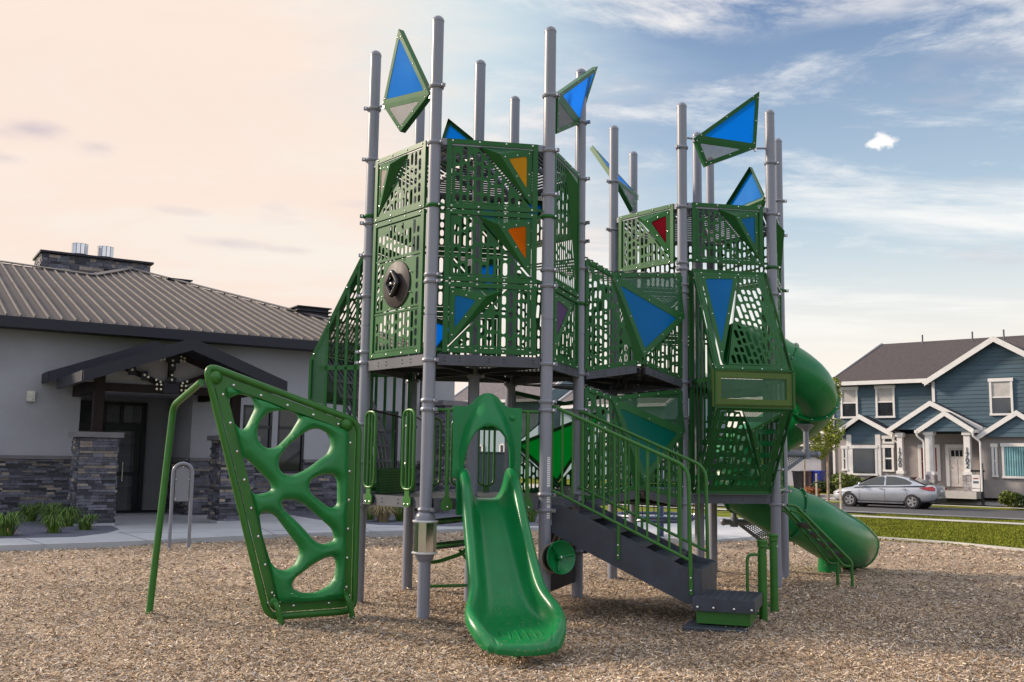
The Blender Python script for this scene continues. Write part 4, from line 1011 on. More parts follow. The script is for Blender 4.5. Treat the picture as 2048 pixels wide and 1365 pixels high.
# ================================================================ free-standing trapezoid climber
def climber():
    P0 = atz(555, 1243); P1 = atz(700, 1232); root = thing('climbing_frame', 'green moulded climbing panel with rounded holes in a four-sided pipe frame', 'climber')
    e = (P1 - P0); e.z = 0; e.normalize(); n = V((e.y, -e.x, 0)); n = n if n.y < 0 else -n
    f = lambda px, py, d=0.0: onp(px, py, P0 + n * d, n)
    ring = [f(404, 722), f(722, 842), f(712, 1226), f(532, 1240)]
    g = ccw([V(((p - P0).dot(e), p.z)) for p in ring]); P = lambda q, d=0.0: P0 + e * q[0] + zv * q[1] + n * d
    q = MB(); rp = fillet(inset(g, .022), .13, 6); q.tube([P(a) for a in rp], .034, 14, greenB, closed=True); o = q.build('pipe_frame', root)
    pl = inset(g, .062); pf = fillet(pl, .10, 5); q = MB(); inn = inset(g, .155)
    q.plate([P(a, .006) for a in pf], .012, greenB, [[P(a, .006) for a in fillet(inn, .05, 4)]], nrm=n)
    mid = inset(g, .115)
    for i in range(4):
        a, b = mid[i], mid[(i + 1) % 4]; L = (b - a).length; K = max(2, int(L / .27))
        for k in range(K): q.dome(P(a + (b - a) * ((k + .5) / K), .008), n, .016, steel)
    q.build('mounting_flange', root)
    # pipe legs and feet
    for px, py, tx, ty in ((555, 1243, 548, 1205), (698, 1232, 688, 1192)):
        q = MB(); a = f(tx, ty, .03); b = f(px + 2, py, .06); q.tube(bend([a - n * .03, a + n * .08, V((b.x, b.y, b.z)) + n * .06 + zv * .02, b + n * .06 - zv * .15], .05, 4), .028, 12, greenB)
        q.ball(a + n * .0, .05, greenB, 12, .5, n); [q.dome(a + e * x_ + zv * z_, n, .011, steel) for x_, z_ in ((-.06, 0), (.06, 0), (0, .06))]; q.build('foot', root)
    q = MB(); b0 = atz(295, 1238); t0 = onp(347, 812, b0, V((n.x, n.y, 0))); t1 = f(402, 765, -.02); q.tube(bend([b0 - zv * .15, t0, t1], .10, 6), .033, 14, greenB); lg = q.build('bent_leg', root)
    for px, py in ((430, 755), (692, 850)):
        q = MB(); c = f(px, py, .0); q.lathe(c, n, [(0, .07), (.012, .07), (.03, .062), (.055, .045), (.07, .02), (.072, .0)], 22, greenB); q.lathe(c + n * .058, n, [(0, .016), (.012, .014)], 12, green); q.build('cap', root)
    # the moulded web: a plate with eight rounded holes whose rims roll back
    holes = [[(452, 800), (478, 788), (503, 795), (511, 815), (492, 855), (483, 862), (470, 850), (455, 826)],
             [(540, 824), (572, 820), (594, 829), (598, 838), (580, 868), (553, 896), (530, 897), (516, 882), (513, 860), (522, 838)],
             [(640, 858), (660, 870), (662, 890), (655, 908), (612, 940), (586, 952), (566, 949), (556, 935), (558, 915), (575, 892), (605, 868), (624, 858)],
             [(486, 912), (497, 922), (541, 965), (544, 978), (538, 984), (514, 990), (504, 986), (494, 968), (487, 940)],
             [(641, 950), (668, 950), (675, 962), (675, 1008), (668, 1016), (655, 1014), (622, 988), (616, 972), (622, 960)],
             [(566, 1000), (592, 1000), (610, 1010), (664, 1058), (669, 1076), (664, 1084), (648, 1090), (630, 1084), (600, 1050), (568, 1020), (562, 1008)],
             [(517, 1030), (530, 1024), (549, 1030), (596, 1092), (600, 1106), (590, 1130), (572, 1142), (552, 1138), (540, 1124), (524, 1070)],
             [(655, 1114), (669, 1114), (673, 1130), (668, 1158), (652, 1176), (630, 1186), (604, 1186), (586, 1178), (583, 1168), (590, 1156), (630, 1126)]]
    H = []
    for h in holes:
        pts = [f(*p) for p in h]; p2 = ccw([V(((p - P0).dot(e), p.z)) for p in pts]); H.append(fillet(p2, .04, 3))
    W = [V(q_) for q_ in fillet(inset(g, .150), .06, 4)]
    # height field: thick ridge midway between holes, falling to each rim (grid + triangulation)
    def dist(p, poly):
        m = 9; 
        for i in range(len(poly)):
            a, b = poly[i - 1], poly[i]; ab = b - a; t = max(0, min(1, (p - a).dot(ab) / max(1e-9, ab.dot(ab)))); m = min(m, (p - a - ab * t).length)
        return m
    def inside(p, poly):
        c = False
        for i in range(len(poly)):
            a, b = poly[i - 1], poly[i]
            if (a.y > p.y) != (b.y > p.y) and p.x < (b.x - a.x) * (p.y - a.y) / (b.y - a.y) + a.x: c = not c
        return c
    pts = []; faces = []
    for poly in [ccw(W)] + H:
        faces.append(list(range(len(pts), len(pts) + len(poly)))); pts += poly
    bx = [min(p.x for p in W), max(p.x for p in W), min(p.y for p in W), max(p.y for p in W)]; st = .022; x = bx[0]
    extra = []; row = 0; y = bx[2]
    while y < bx[3]:
        x = bx[0] + (row % 2) * st / 2
        while x < bx[1]:
            p = V((x, y)); 
            if inside(p, W) and dist(p, W) > st * .5 and all((not inside(p, h)) and dist(p, h) > st * .5 for h in H): extra.append(p)
            x += st
        y += st * .87; row += 1
    vs, es, fs, ov, oe, of = delaunay_2d_cdt(pts + extra, [], faces, 1, 1e-5)
    keep = [tuple(t) for t, o_ in zip(fs, of) if list(o_) == [0]]
    def hgt(p):
        dw = dist(p, W); dh = min(dist(p, h) for h in H); a = min(1, dh / .085); b = min(1, dw / .05)
        return .012 + .075 * (1 - (1 - a) ** 2.4) * (.45 + .55 * b)
    q = MB(); hs = [hgt(p) for p in vs]; k = len(vs)
    front = [P(p, h) for p, h in zip(vs, hs)]; backv = [P(p, -h) for p, h in zip(vs, hs)]
    side = {}
    for t in keep:
        for i in range(3): side[(t[i], t[(i + 1) % 3])] = 1
    sd_ = [(a, b) for (a, b) in side if (b, a) not in side]
    q.add(front + backv, keep + [tuple(i + k for i in t[::-1]) for t in keep] + [(b, a, a + k, b + k) for a, b in sd_], greenC, True)
    q.build('climbing_web', root)
climber()
# ================================================================ ground
U_ = V((.766, -.643, 0)); B_ = V((.643, .766, 0))
PROFP = [(-200, 0), (21.5, 0), (38, -.27), (40.5, -.30), (48.6, -.30), (49.6, -.18), (52.5, .42), (60, .46), (400, .5)]
def gs(s):
    for (a, za), (b, zb) in zip(PROFP, PROFP[1:]):
        if s <= b: return za + (zb - za) * (s - a) / (b - a)
    return .5
def gz(x, y): return gs(x * .643 + y * .766)
def gpt(px, py, off=0.0):
    d = ray(px, py); t = 3.0
    for _ in range(60):
        P = EYEP + d * t; z = gz(P.x, P.y) + off; t2 = (z - EYE) / d.z if d.z < -1e-6 else 80
        if t2 > 140 or t2 < 0: t2 = 140
        t = t * .5 + t2 * .5
    P = EYEP + d * t; P.z = gz(P.x, P.y) + off; return P
def strip(s0, s1, u0, u1, off, m, name, nseg=1):
    mb = MB(); ss = sorted(set([s0, s1] + [s for s, _ in PROFP if s0 < s < s1])); vs = []; fs = []
    for s in ss:
        for u in (u0, u1): p = B_ * s + U_ * u; vs.append((p.x, p.y, gs(s) + off))
    fs = [(i * 2, i * 2 + 1, i * 2 + 3, i * 2 + 2) for i in range(len(ss) - 1)]
    mb.add(vs, fs, m); return struct(name, mb)
def chips_mat():
    m = bpy.data.materials.new('wood_chip_bed'); m.use_nodes = True; N = m.node_tree.nodes; L = m.node_tree.links; b = N['Principled BSDF']; b.inputs['Roughness'].default_value = .85
    tc = N.new('ShaderNodeTexCoord'); h = None; cs = []
    for i, (rot, sc) in enumerate(((15, (70, 26, 60)), (75, (66, 24, 60)), (135, (74, 28, 60)))):
        mp = N.new('ShaderNodeMapping'); mp.inputs['Rotation'].default_value = (0, 0, R(rot)); mp.inputs['Scale'].default_value = sc; L.new(tc.outputs['Object'], mp.inputs[0])
        v = N.new('ShaderNodeTexVoronoi'); v.inputs['Scale'].default_value = 1; L.new(mp.outputs[0], v.inputs[0]); cs.append(v)
    n = N.new('ShaderNodeTexNoise'); n.inputs['Scale'].default_value = 55; n.inputs['Detail'].default_value = 2; L.new(tc.outputs['Object'], n.inputs[0])
    def pick(o):
        m1 = N.new('ShaderNodeMix'); m1.data_type = 'RGBA'; m2 = N.new('ShaderNodeMix'); m2.data_type = 'RGBA'
        g1 = N.new('ShaderNodeMath'); g1.operation = 'GREATER_THAN'; g1.inputs[1].default_value = .46; L.new(n.outputs[0], g1.inputs[0])
        g2 = N.new('ShaderNodeMath'); g2.operation = 'GREATER_THAN'; g2.inputs[1].default_value = .56; L.new(n.outputs[0], g2.inputs[0])
        L.new(g1.outputs[0], m1.inputs[0]); L.new(cs[0].outputs[o], m1.inputs[6]); L.new(cs[1].outputs[o], m1.inputs[7])
        L.new(g2.outputs[0], m2.inputs[0]); L.new(m1.outputs[2], m2.inputs[6]); L.new(cs[2].outputs[o], m2.inputs[7]); return m2.outputs[2]
    c = pick('Color'); d = pick('Distance'); sp = N.new('ShaderNodeSeparateColor'); L.new(c, sp.inputs[0])
    r = N.new('ShaderNodeValToRGB'); e = r.color_ramp.elements; e[0].position = 0; e[0].color = (.075, .045, .025, 1); e[1].position = 1; e[1].color = (.72, .55, .37, 1)
    for p, q in ((.25, (.19, .12, .07, 1)), (.5, (.38, .26, .16, 1)), (.75, (.50, .385, .27, 1)), (.85, (.27, .26, .255, 1))): k = r.color_ramp.elements.new(p); k.color = q
    L.new(sp.outputs[0], r.inputs[0])
    n2 = N.new('ShaderNodeTexNoise'); n2.inputs['Scale'].default_value = .9; n2.inputs['Detail'].default_value = 5; L.new(tc.outputs['Object'], n2.inputs[0])
    mr = N.new('ShaderNodeMapRange'); mr.inputs[1].default_value = .3; mr.inputs[2].default_value = .7; mr.inputs[3].default_value = .72; mr.inputs[4].default_value = 1.22; L.new(n2.outputs[0], mr.inputs[0])
    mx = N.new('ShaderNodeMix'); mx.data_type = 'RGBA'; mx.blend_type = 'MULTIPLY'; mx.inputs[0].default_value = 1; L.new(r.outputs[0], mx.inputs[6]); L.new(mr.outputs[0], mx.inputs[7]); L.new(mx.outputs[2], b.inputs['Base Color'])
    bp = N.new('ShaderNodeBump'); bp.inputs['Strength'].default_value = .9; bp.inputs['Distance'].default_value = .02; bp.invert = True; L.new(d, bp.inputs['Height']); L.new(bp.outputs[0], b.inputs['Normal'])
    return m
lawnm = mat('lawn_grass', (.135, .150, .016), .95, spec=.1, var=.16, vscale=1.3, bump=1.0, bscale=35, glossmap=False)
roadm = mat('asphalt', (.058, .058, .064), .75, var=.08, vscale=2, bump=.4, bscale=90)
concm = mat('pale_concrete', (.40, .41, .43), .8, var=.06, vscale=.8, bump=.2, bscale=120)
concs = mat('sidewalk_concrete', (.42, .40, .37), .8, var=.06, vscale=.8, bump=.2, bscale=90)
gravm = mat('dark_gravel', (.11, .115, .15), .8, var=.28, vscale=38, bump=1.0, bscale=45, glossmap=False)
mb = MB(); ss = sorted([s for s, _ in PROFP] + [18.8, 19.4]); vs = []
for s in ss:
    for u in (-300, 300): p = B_ * s + U_ * u; vs.append((p.x, p.y, gs(s) - (.03 if s > 19 else .40)))
mb.add(vs, [(i * 2, i * 2 + 1, i * 2 + 3, i * 2 + 2) for i in range(len(ss) - 1)], lawnm); struct('lawn', mb)
edge_px = [(-260, 1112), (0, 1102), (150, 1097), (300, 1091), (500, 1080), (650, 1074), (800, 1070), (1000, 1064), (1150, 1062), (1280, 1082), (1410, 1090), (1500, 1083), (1580, 1073), (1680, 1073), (1760, 1078), (1900, 1088), (2048, 1103), (2300, 1130)]
EP = [atz(x, y, 0) for x, y in edge_px]
mb = MB(); pts = [V((p.x, p.y, 0)) for p in EP] + [V((14, 1, 0)), V((-10, 1, 0))]
mb.plate([p - zv * .06 for p in pts], .2, chips_mat(), nrm=zv)
_rs = np.random.RandomState(21); WV = [(_rs.rand() * 6.28, k, _rs.rand() * 6.28, a) for k, a in ((1.1, .014), (1.7, .012), (2.9, .010), (4.6, .007), (7.5, .005), (11., .004), (2.2, .010), (6., .005))]
MOUND = [(P.x, P.y, .16, .030) for P in (A, B, C, D, E_, F, G1, H, J, M, N_, L_, G2)] + [(.12, 7.75, .50, -.055), (5.5, 16.2, .5, -.05), (1.6, 9.2, .5, -.03), (-1.9, 9.5, .6, -.03), (-3.45, 9.7, .15, .04)]
def chip_h(x, y):
    x = np.asarray(x, float); y = np.asarray(y, float); h = np.zeros_like(x)
    for th, k, ph, a in WV: h = h + a * np.sin(k * (x * math.cos(th) + y * math.sin(th)) + ph + .8 * np.sin(k * .6 * (x * math.sin(th) - y * math.cos(th))))
    for mx, my, r, a in MOUND: h = h + a * np.exp(-((x - mx) ** 2 + (y - my) ** 2) / (r * r))
    return h * np.clip((20.5 - (x * .643 + y * .766)) / 2.5, 0, 1) - .004
g_ = .11; gx = np.arange(-13, 14.01, g_); gy = np.arange(4.5, 23.5, g_); GX, GY = np.meshgrid(gx, gy); GZ = chip_h(GX, GY)
pp_ = np.array([(p.x, p.y) for p in pts]); CX, CY = GX[:-1, :-1] + g_ / 2, GY[:-1, :-1] + g_ / 2; ins = np.zeros(CX.shape, bool)
for ox, oy in ((0, 0), (.09, .09), (-.09, .09), (.09, -.09), (-.09, -.09)):
    t_ = np.zeros(CX.shape, bool); j = len(pp_) - 1
    for i in range(len(pp_)):
        (xi, yi), (xj, yj) = pp_[i], pp_[j]; t_ ^= ((yi > CY + oy) != (yj > CY + oy)) & (CX + ox < (xj - xi) * (CY + oy - yi) / (yj - yi + 1e-12) + xi); j = i
    ins |= t_
nx = len(gx); o_ = mb.add(np.stack([GX.ravel(), GY.ravel(), GZ.ravel()], 1).tolist(), [(r * nx + c, r * nx + c + 1, (r + 1) * nx + c + 1, (r + 1) * nx + c) for r, c in zip(*np.nonzero(ins))], mb.mats[0], True)
cb = struct('wood_chip_ground', mb)
# concrete walk round the chips, a slab with a real edge
def tri_plate(pts, z, th, m, name): 
    q = MB(); q.plate([V((p[0], p[1], z)) for p in pts], th, m, nrm=zv); return struct(name, q)
K = [i for i, (x, y) in enumerate(edge_px) if x <= 1500]
left = [EP[i] for i in K]
far = [atz(1540, 1062, .0), atz(1500, 1044, .0), atz(1380, 1037, .0), atz(1230, 1030, .0), V((.6, 31, 0)), V((-2, 33, 0)), V((-16, 24, 0)), V((-17, 14.5, 0))]
tri_plate([(p.x, p.y) for p in left + far], .085, .3, concm, 'concrete_walk')
# control joints in the walk, thin dark grey strips
mb = MB()
for a, b in (((45, 1076), (92, 1090)), ((238, 1064), (310, 1086)), ((470, 1030), (560, 1075)), ((690, 1040), (760, 1070)), ((238, 1066), (470, 1064)), ((470, 1064), (900, 1052))):
    p, q = atz(*a, .0875), atz(*b, .0875); mb.bar(p, q, .012, .003, mat('joint_grey', (.16, .16, .17), .9), up=zv)
struct('walk_joints', mb)
# concrete mow strip on the right edge of the chips
mb = MB(); R_ = [EP[i] for i, (x, y) in enumerate(edge_px) if x >= 1500]
for a, b in zip(R_, R_[1:]):
    d = (b - a).normalized(); nn = V((-d.y, d.x, 0)); mb.prism([a + zv * -.05, b + zv * -.05, b + nn * .16 + zv * -.05, a + nn * .16 + zv * -.05], zv * .085, concs)
struct('edging_kerb', mb)
strip(34.6, 36.2, -60, 90, .012, concs, 'sidewalk'); strip(39.0, 39.35, -80, 120, .05, concs, 'near_kerb')
strip(39.35, 48.4, -80, 120, .0, roadm, 'road'); strip(48.4, 48.75, -80, 120, .09, concs, 'far_kerb'); strip(49.6, 50.7, -80, 120, .012, concs, 'far_sidewalk')
a_ = U_ * 0; 
# gravel beds in front of the community building
for px in ([(-150, 1083), (0, 1077), (150, 1074), (215, 1066), (238, 1059), (225, 1052), (185, 1046), (140, 1040), (100, 1020), (-150, 1010)], [(516, 1012), (560, 1026), (640, 1040), (760, 1050), (900, 1053), (1100, 1052), (1180, 1046), (1190, 1030), (1100, 1012), (700, 1000)]):
    pts = [atz(x, y, .089) for x, y in px]; q = MB(); q.plate(fillet([V((p.x, p.y)) for p in ccw([V((p.x, p.y)) for p in pts])], .5, 3) and [V((p.x, p.y, .0895)) for p in pts], .02, gravm, nrm=zv); o = struct('gravel_bed', q)
# ---------------- loose wood chips lying on the bed
def scatter_chips():
    rs = np.random.RandomState(7)
    def gen(n, y0, y1, l, w):
        Y = y0 + (y1 - y0) * rs.rand(n); X = (rs.rand(n) * 2 - 1) * Y * .56; return X, Y, l, w
    parts = []
    for n, y0, y1, l, w in ((52000, 6.2, 8.6, .034, .0095), (52000, 8.6, 12, .036, .011), (30000, 12, 17, .045, .015), (14000, 17, 22, .06, .022)):
        X, Y, l, w = gen(n, y0, y1, l, w); parts.append((X, Y, np.full(n, l), np.full(n, w)))
    X, Y, Lh, Wd = [np.concatenate(q) for q in zip(*parts)]
    poly = np.array([(p.x, p.y) for p in pts_chip]); inside = np.zeros(len(X), bool); j = len(poly) - 1
    for i in range(len(poly)):
        xi, yi, xj, yj = poly[i][0], poly[i][1], poly[j][0], poly[j][1]
        c = ((yi > Y) != (yj > Y)) & (X < (xj - xi) * (Y - yi) / (yj - yi + 1e-12) + xi); inside ^= c; j = i
    X, Y, Lh, Wd = X[inside], Y[inside], Lh[inside], Wd[inside]; n = len(X)
    Lh = Lh * (.5 + rs.rand(n) * .9); Wd = Wd * (.6 + rs.rand(n) * .8); a = rs.rand(n) * 6.283; ti = rs.randn(n) * .30; ro = rs.randn(n) * .35; Z = chip_h(X, Y) + .004 + rs.rand(n) * .018
    u = np.stack([np.cos(a) * np.cos(ti), np.sin(a) * np.cos(ti), np.sin(ti)], 1); w = np.stack([-np.sin(a) * np.cos(ro), np.cos(a) * np.cos(ro), np.sin(ro)], 1)
    c = np.stack([X, Y, Z], 1); hl = (Lh / 2)[:, None] * u; hw = (Wd / 2)[:, None] * w
    skew = (rs.rand(n) * .8 - .4)[:, None]
    vs = np.stack([c - hl - hw * .7, c + hl * (1 + skew * .3) - hw, c + hl + hw * .6, c - hl * (1 - skew * .3) + hw], 1).reshape(-1, 3)
    me = bpy.data.meshes.new('wood_chips'); me.vertices.add(n * 4); me.vertices.foreach_set('co', vs.astype(np.float32).ravel())
    me.loops.add(n * 4); me.loops.foreach_set('vertex_index', np.arange(n * 4, dtype=np.int32)); me.polygons.add(n); me.polygons.foreach_set('loop_start', np.arange(0, n * 4, 4, dtype=np.int32)); me.polygons.foreach_set('loop_total', np.full(n, 4, dtype=np.int32))
    me.update(calc_edges=True); me.validate()
    m = bpy.data.materials.new('loose_chip'); m.use_nodes = True; N = m.node_tree.nodes; L = m.node_tree.links; b = N['Principled BSDF']; b.inputs['Roughness'].default_value = .8
    g = N.new('ShaderNodeNewGeometry'); r = N.new('ShaderNodeValToRGB'); e = r.color_ramp.elements; e[0].position = 0; e[0].color = (.09, .06, .038, 1); e[1].position = 1; e[1].color = (.88, .74, .57, 1)
    for p, q in ((.2, (.24, .155, .09, 1)), (.45, (.43, .31, .205, 1)), (.66, (.60, .475, .335, 1)), (.78, (.33, .33, .33, 1)), (.9, (.52, .34, .15, 1))): k = e.new(p); k.color = q
    L.new(g.outputs['Random Per Island'], r.inputs[0])
    tc = N.new('ShaderNodeTexCoord'); n2 = N.new('ShaderNodeTexNoise'); n2.inputs['Scale'].default_value = .8; n2.inputs['Detail'].default_value = 5; L.new(tc.outputs['Object'], n2.inputs[0])
    mr = N.new('ShaderNodeMapRange'); mr.inputs[1].default_value = .3; mr.inputs[2].default_value = .7; mr.inputs[3].default_value = .72; mr.inputs[4].default_value = 1.2; L.new(n2.outputs[0], mr.inputs[0])
    mx = N.new('ShaderNodeMix'); mx.data_type = 'RGBA'; mx.blend_type = 'MULTIPLY'; mx.inputs[0].default_value = 1; L.new(r.outputs[0], mx.inputs[6]); L.new(mr.outputs[0], mx.inputs[7]); L.new(mx.outputs[2], b.inputs['Base Color'])
    me.materials.append(m); o = bpy.data.objects.new('wood_chips', me); COL.objects.link(o); tag(o, 'loose tan wood chips covering the playground floor', 'wood chips', kind='stuff')
pts_chip = pts0 = [V((p.x, p.y, 0)) for p in EP] + [V((14, 1, 0)), V((-10, 1, 0))]
scatter_chips()
# ---------------- grass blades on the near lawn
def grass():
    rs = np.random.RandomState(3); n = 190000
    s = 21.3 + 18 * rs.rand(n) ** 1.2; u = -14 + 30 * rs.rand(n); x = s * .643 + u * .766; y = s * .766 - u * .643
    px = x / y; ok = ((px > .20) & (px < .56) & ~((s > 34.5) & (s < 36.3)))
    ok2 = (px < .26) & (y < 23.5); ok &= ~ok2; s, x, y = s[ok], x[ok], y[ok]; n = len(x)
    z = np.interp(s, [a for a, _ in PROFP], [b for _, b in PROFP]) - .03
    a = rs.rand(n) * 6.283; h = .035 + .035 * rs.rand(n); w = .012 + .012 * rs.rand(n); le = rs.randn(n, 2) * .03
    c = np.stack([x, y, z], 1); d = np.stack([np.cos(a) * w, np.sin(a) * w, np.zeros(n)], 1); t = c + np.stack([le[:, 0], le[:, 1], h], 1)
    vs = np.stack([c - d, c + d, t], 1).reshape(-1, 3); me = bpy.data.meshes.new('grass'); me.vertices.add(n * 3); me.vertices.foreach_set('co', vs.astype(np.float32).ravel())
    me.loops.add(n * 3); me.loops.foreach_set('vertex_index', np.arange(n * 3, dtype=np.int32)); me.polygons.add(n); me.polygons.foreach_set('loop_start', np.arange(0, n * 3, 3, dtype=np.int32)); me.polygons.foreach_set('loop_total', np.full(n, 3, dtype=np.int32)); me.update(calc_edges=True)
    me.materials.append(mat('grass_blade', (.150, .168, .020), .8, spec=.1, var=.14, vscale=1.0, island=.22, glossmap=False)); o = bpy.data.objects.new('grass', me); COL.objects.link(o); tag(o, 'short mown grass between the chips and the street', 'grass', kind='stuff')
grass()
# ================================================================ community building on the left
stucco = mat('grey_stucco', (.345, .345, .37), .9, var=.05, vscale=.7, bump=.5, bscale=140)
fascia = mat('dark_fascia_metal', (.020, .020, .029), .5, var=.06, spec=.3)
timber = mat('dark_stained_timber', (.016, .010, .009), .6, spec=.2, var=.3, vscale=4, stretch=(1, 1, .15))
roofm = mat('standing_seam_metal', (.058, .048, .045), .6, metal=.0, var=.06, vscale=.6, spec=.25)
seamm = mat('seam_metal', (.12, .105, .098), .5, spec=.3)
stone = mat('ledger_stone', (.085, .085, .105), .75, var=.16, vscale=9, bump=.8, bscale=28, island=.75, glossmap=False)
stonet = mat('ledger_stone_tan', (.24, .20, .17), .75, var=.14, vscale=9, bump=.8, bscale=28, island=.4, glossmap=False)
capm = mat('stone_cap', (.15, .14, .15), .8, var=.1, bump=.3)
glassd = mat('dark_window_glass', (.012, .015, .018), .04, var=.02, spec=.45, glossmap=False)
blackf = mat('black_window_frame', (.012, .012, .014), .4)
Bu, Bv = V((.842, .539, 0)), V((.539, -.842, 0)); BO = V((-11.68, 22.6, .085))
BP = lambda t, d, z: BO + Bu * t + Bv * d + zv * (z - .085)
bld = thing('community_building', 'single-storey grey stucco community building with stone base and brown standing-seam roof', 'building')
def ledger(q, P, e, n, L, z0, z1, rnd, row=.058):
    z = z0
    while z < z1 - .01:
        h = min(row * rnd.uniform(.75, 1.25), z1 - z); x = -rnd.uniform(0, .2)
        while x < L:
            l = rnd.uniform(.12, .46); a, b = max(0, x), min(L, x + l); x += l
            if b - a < .02: continue
            dep = rnd.uniform(.012, .05); m_ = stonet if rnd.random() < .13 else stone
            q.box(P + e * ((a + b) / 2) + n * (dep / 2) + zv * (z + h / 2), b - a - .004, dep, h - .006, m_, (e, n, zv))
        z += h
rnd = random.Random(11)
def wallbox(t0, t1, d0, d1, z0, z1, m, nm='wall'):
    q = MB(); q.box(BP((t0 + t1) / 2, (d0 + d1) / 2, (z0 + z1) / 2), t1 - t0, abs(d1 - d0), z1 - z0, m, (Bu, Bv, zv)); return q.build(nm, bld)
WT, RL, RR, RD, TE = 4.56, 1.74, 4.36, 2.44, 11.9
wallbox(-6, RL, -.3, 0, 0, WT, stucco); wallbox(RL, RR, -.3, 0, 3.05, WT, stucco)
wallbox(RL - .3, RL, -RD - .2, -.3, 0, 3.6, stucco); wallbox(RR, RR + .3, -RD - .2, -.3, 0, 3.6, stucco); wallbox(RL, RR, -RD - .2, -RD, 0, 3.6, stucco); wallbox(RL, RR, -RD, -.3, 3.05, 3.2, stucco, 'ceiling')
# windows to the right of the porch: px spans 490-548, 560-614, 765-800
def t_at(px, d=0.0):
    a = (px - 1024) / FPX; P = BO + Bv * d; return (a * P.y - P.x) / (Bu.x - a * Bu.y)
wins = [(t_at(490), t_at(549), 1.12, 2.88), (t_at(560), t_at(614), 1.12, 2.88), (t_at(752), t_at(800), 1.12, 2.88)]
tt = RR
for (a, b, c, d) in wins:
    wallbox(tt, a, -.3, 0, 0, WT, stucco); wallbox(a, b, -.3, 0, 0, c, stucco); wallbox(a, b, -.3, 0, d, WT, stucco); tt = b
    q = MB()
    for x0, x1, y0, y1 in ((a, a + .06, c, d), (b - .06, b, c, d), (a, b, c, c + .06), (a, b, d - .06, d), (a, b, 2.28, 2.36)): q.box(BP((x0 + x1) / 2, -.05, (y0 + y1) / 2), x1 - x0, .07, y1 - y0, blackf, (Bu, Bv, zv))
    w_ = q.build('window', bld); q = MB(); q.plate([BP(a + .03, -.08, c + .03), BP(b - .03, -.08, c + .03), BP(b - .03, -.08, d - .03), BP(a + .03, -.08, d - .03)], .01, glassd, nrm=Bv); q.build('pane', w_)
wallbox(tt, TE, -.3, 0, 0, WT, stucco)
wallbox(TE - .3, TE, -9, -.3, 0, WT, stucco)
q = MB(); ledger(q, BP(-6, 0, .0), Bu, Bv, RL + 6, .085, 1.42, rnd); ledger(q, BP(RR, 0, 0), Bu, Bv, TE - RR, .085, 1.42 if False else 1.10, rnd)
for a, b in ((RR, wins[0][0]), (wins[0][1], wins[1][0]), (wins[1][1], wins[2][0]), (wins[2][1], TE)): ledger(q, BP(a, 0, 0), Bu, Bv, b - a, 1.10, 1.42, rnd)
ledger(q, BP(RR, 0, 0), -Bv, -Bu, RD, .085, 1.42, rnd); ledger(q, BP(TE, -9, 0), Bv, Bu, 9, .085, 1.42, rnd)
wn = q.build('stone_wainscot', bld)
q = MB()
for a, b in ((-6, RL), (RR, wins[0][0]), (wins[0][1], wins[1][0]), (wins[1][1], wins[2][0]), (wins[2][1], TE)): q = MB(); q.box(BP((a + b) / 2, .04, 1.46), b - a, .10, .08, capm, (Bu, Bv, zv)); q.build('stone_sill', bld)
q = MB(); q.box(BP(RR - .04, -RD / 2, 1.46), .10, RD, .08, capm, (Bu, Bv, zv)); q.build('stone_sill', bld)
# door set
q = MB(); dz = -RD + .03; Dl, Dr, Dt_ = 1.80, 3.80, 2.93
for x0, x1, y0, y1 in ((Dl, Dl + .07, .085, Dt_), (Dr - .12, Dr, .085, Dt_), (Dl, Dr, Dt_ - .09, Dt_), (Dl, Dr, 2.17, 2.38), (2.66, 2.78, .085, Dt_), (3.12, 3.20, 2.3, Dt_)): q.box(BP((x0 + x1) / 2, dz, (y0 + y1) / 2), x1 - x0, .10, y1 - y0, blackf, (Bu, Bv, zv))
dr = q.build('door', bld); q = MB()
q.plate([BP(Dl, dz - .03, .1), BP(Dr, dz - .03, .1), BP(Dr, dz - .03, Dt_), BP(Dl, dz - .03, Dt_)], .01, glassd, nrm=Bv); q.build('pane', dr)
q = MB(); q.box(BP(3.25, dz + .06, 1.1), .03, .03, .5, steel, (Bu, Bv, zv)); q.build('handle', dr)
q = MB(); q.box(BP(2.84, dz + .02, .35), .12, .02, .52, blackf, (Bu, Bv, zv)); q.box(BP(3.60, dz + .02, 1.1), .14, .02, 2.1, blackf, (Bu, Bv, zv)); q.box(BP(3.2, dz + .02, 1.05), .9, .02, .08, blackf, (Bu, Bv, zv)); q.build('leaf_frame', dr)
paper = mat('paper_notice', (.62, .64, .66), .8); q = MB(); q.box(BP(2.95, dz + .03, 1.62), .20, .004, .28, paper, (Bu, Bv, zv))
for k in range(6): q.box(BP(2.95, dz + .034, 1.72 - k * .035), .14, .002, .008, greym, (Bu, Bv, zv))
q.build('notice', dr)
q = MB(); q.box(BP((RL + RR) / 2 + .2, -RD + .7, .10), 1.9, .9, .012, mat('door_mat_fibre', (.02, .02, .022), .95), (Bu, Bv, zv)); tag(q.build('door_mat'), 'black mat on the concrete at the community building door', 'mat')
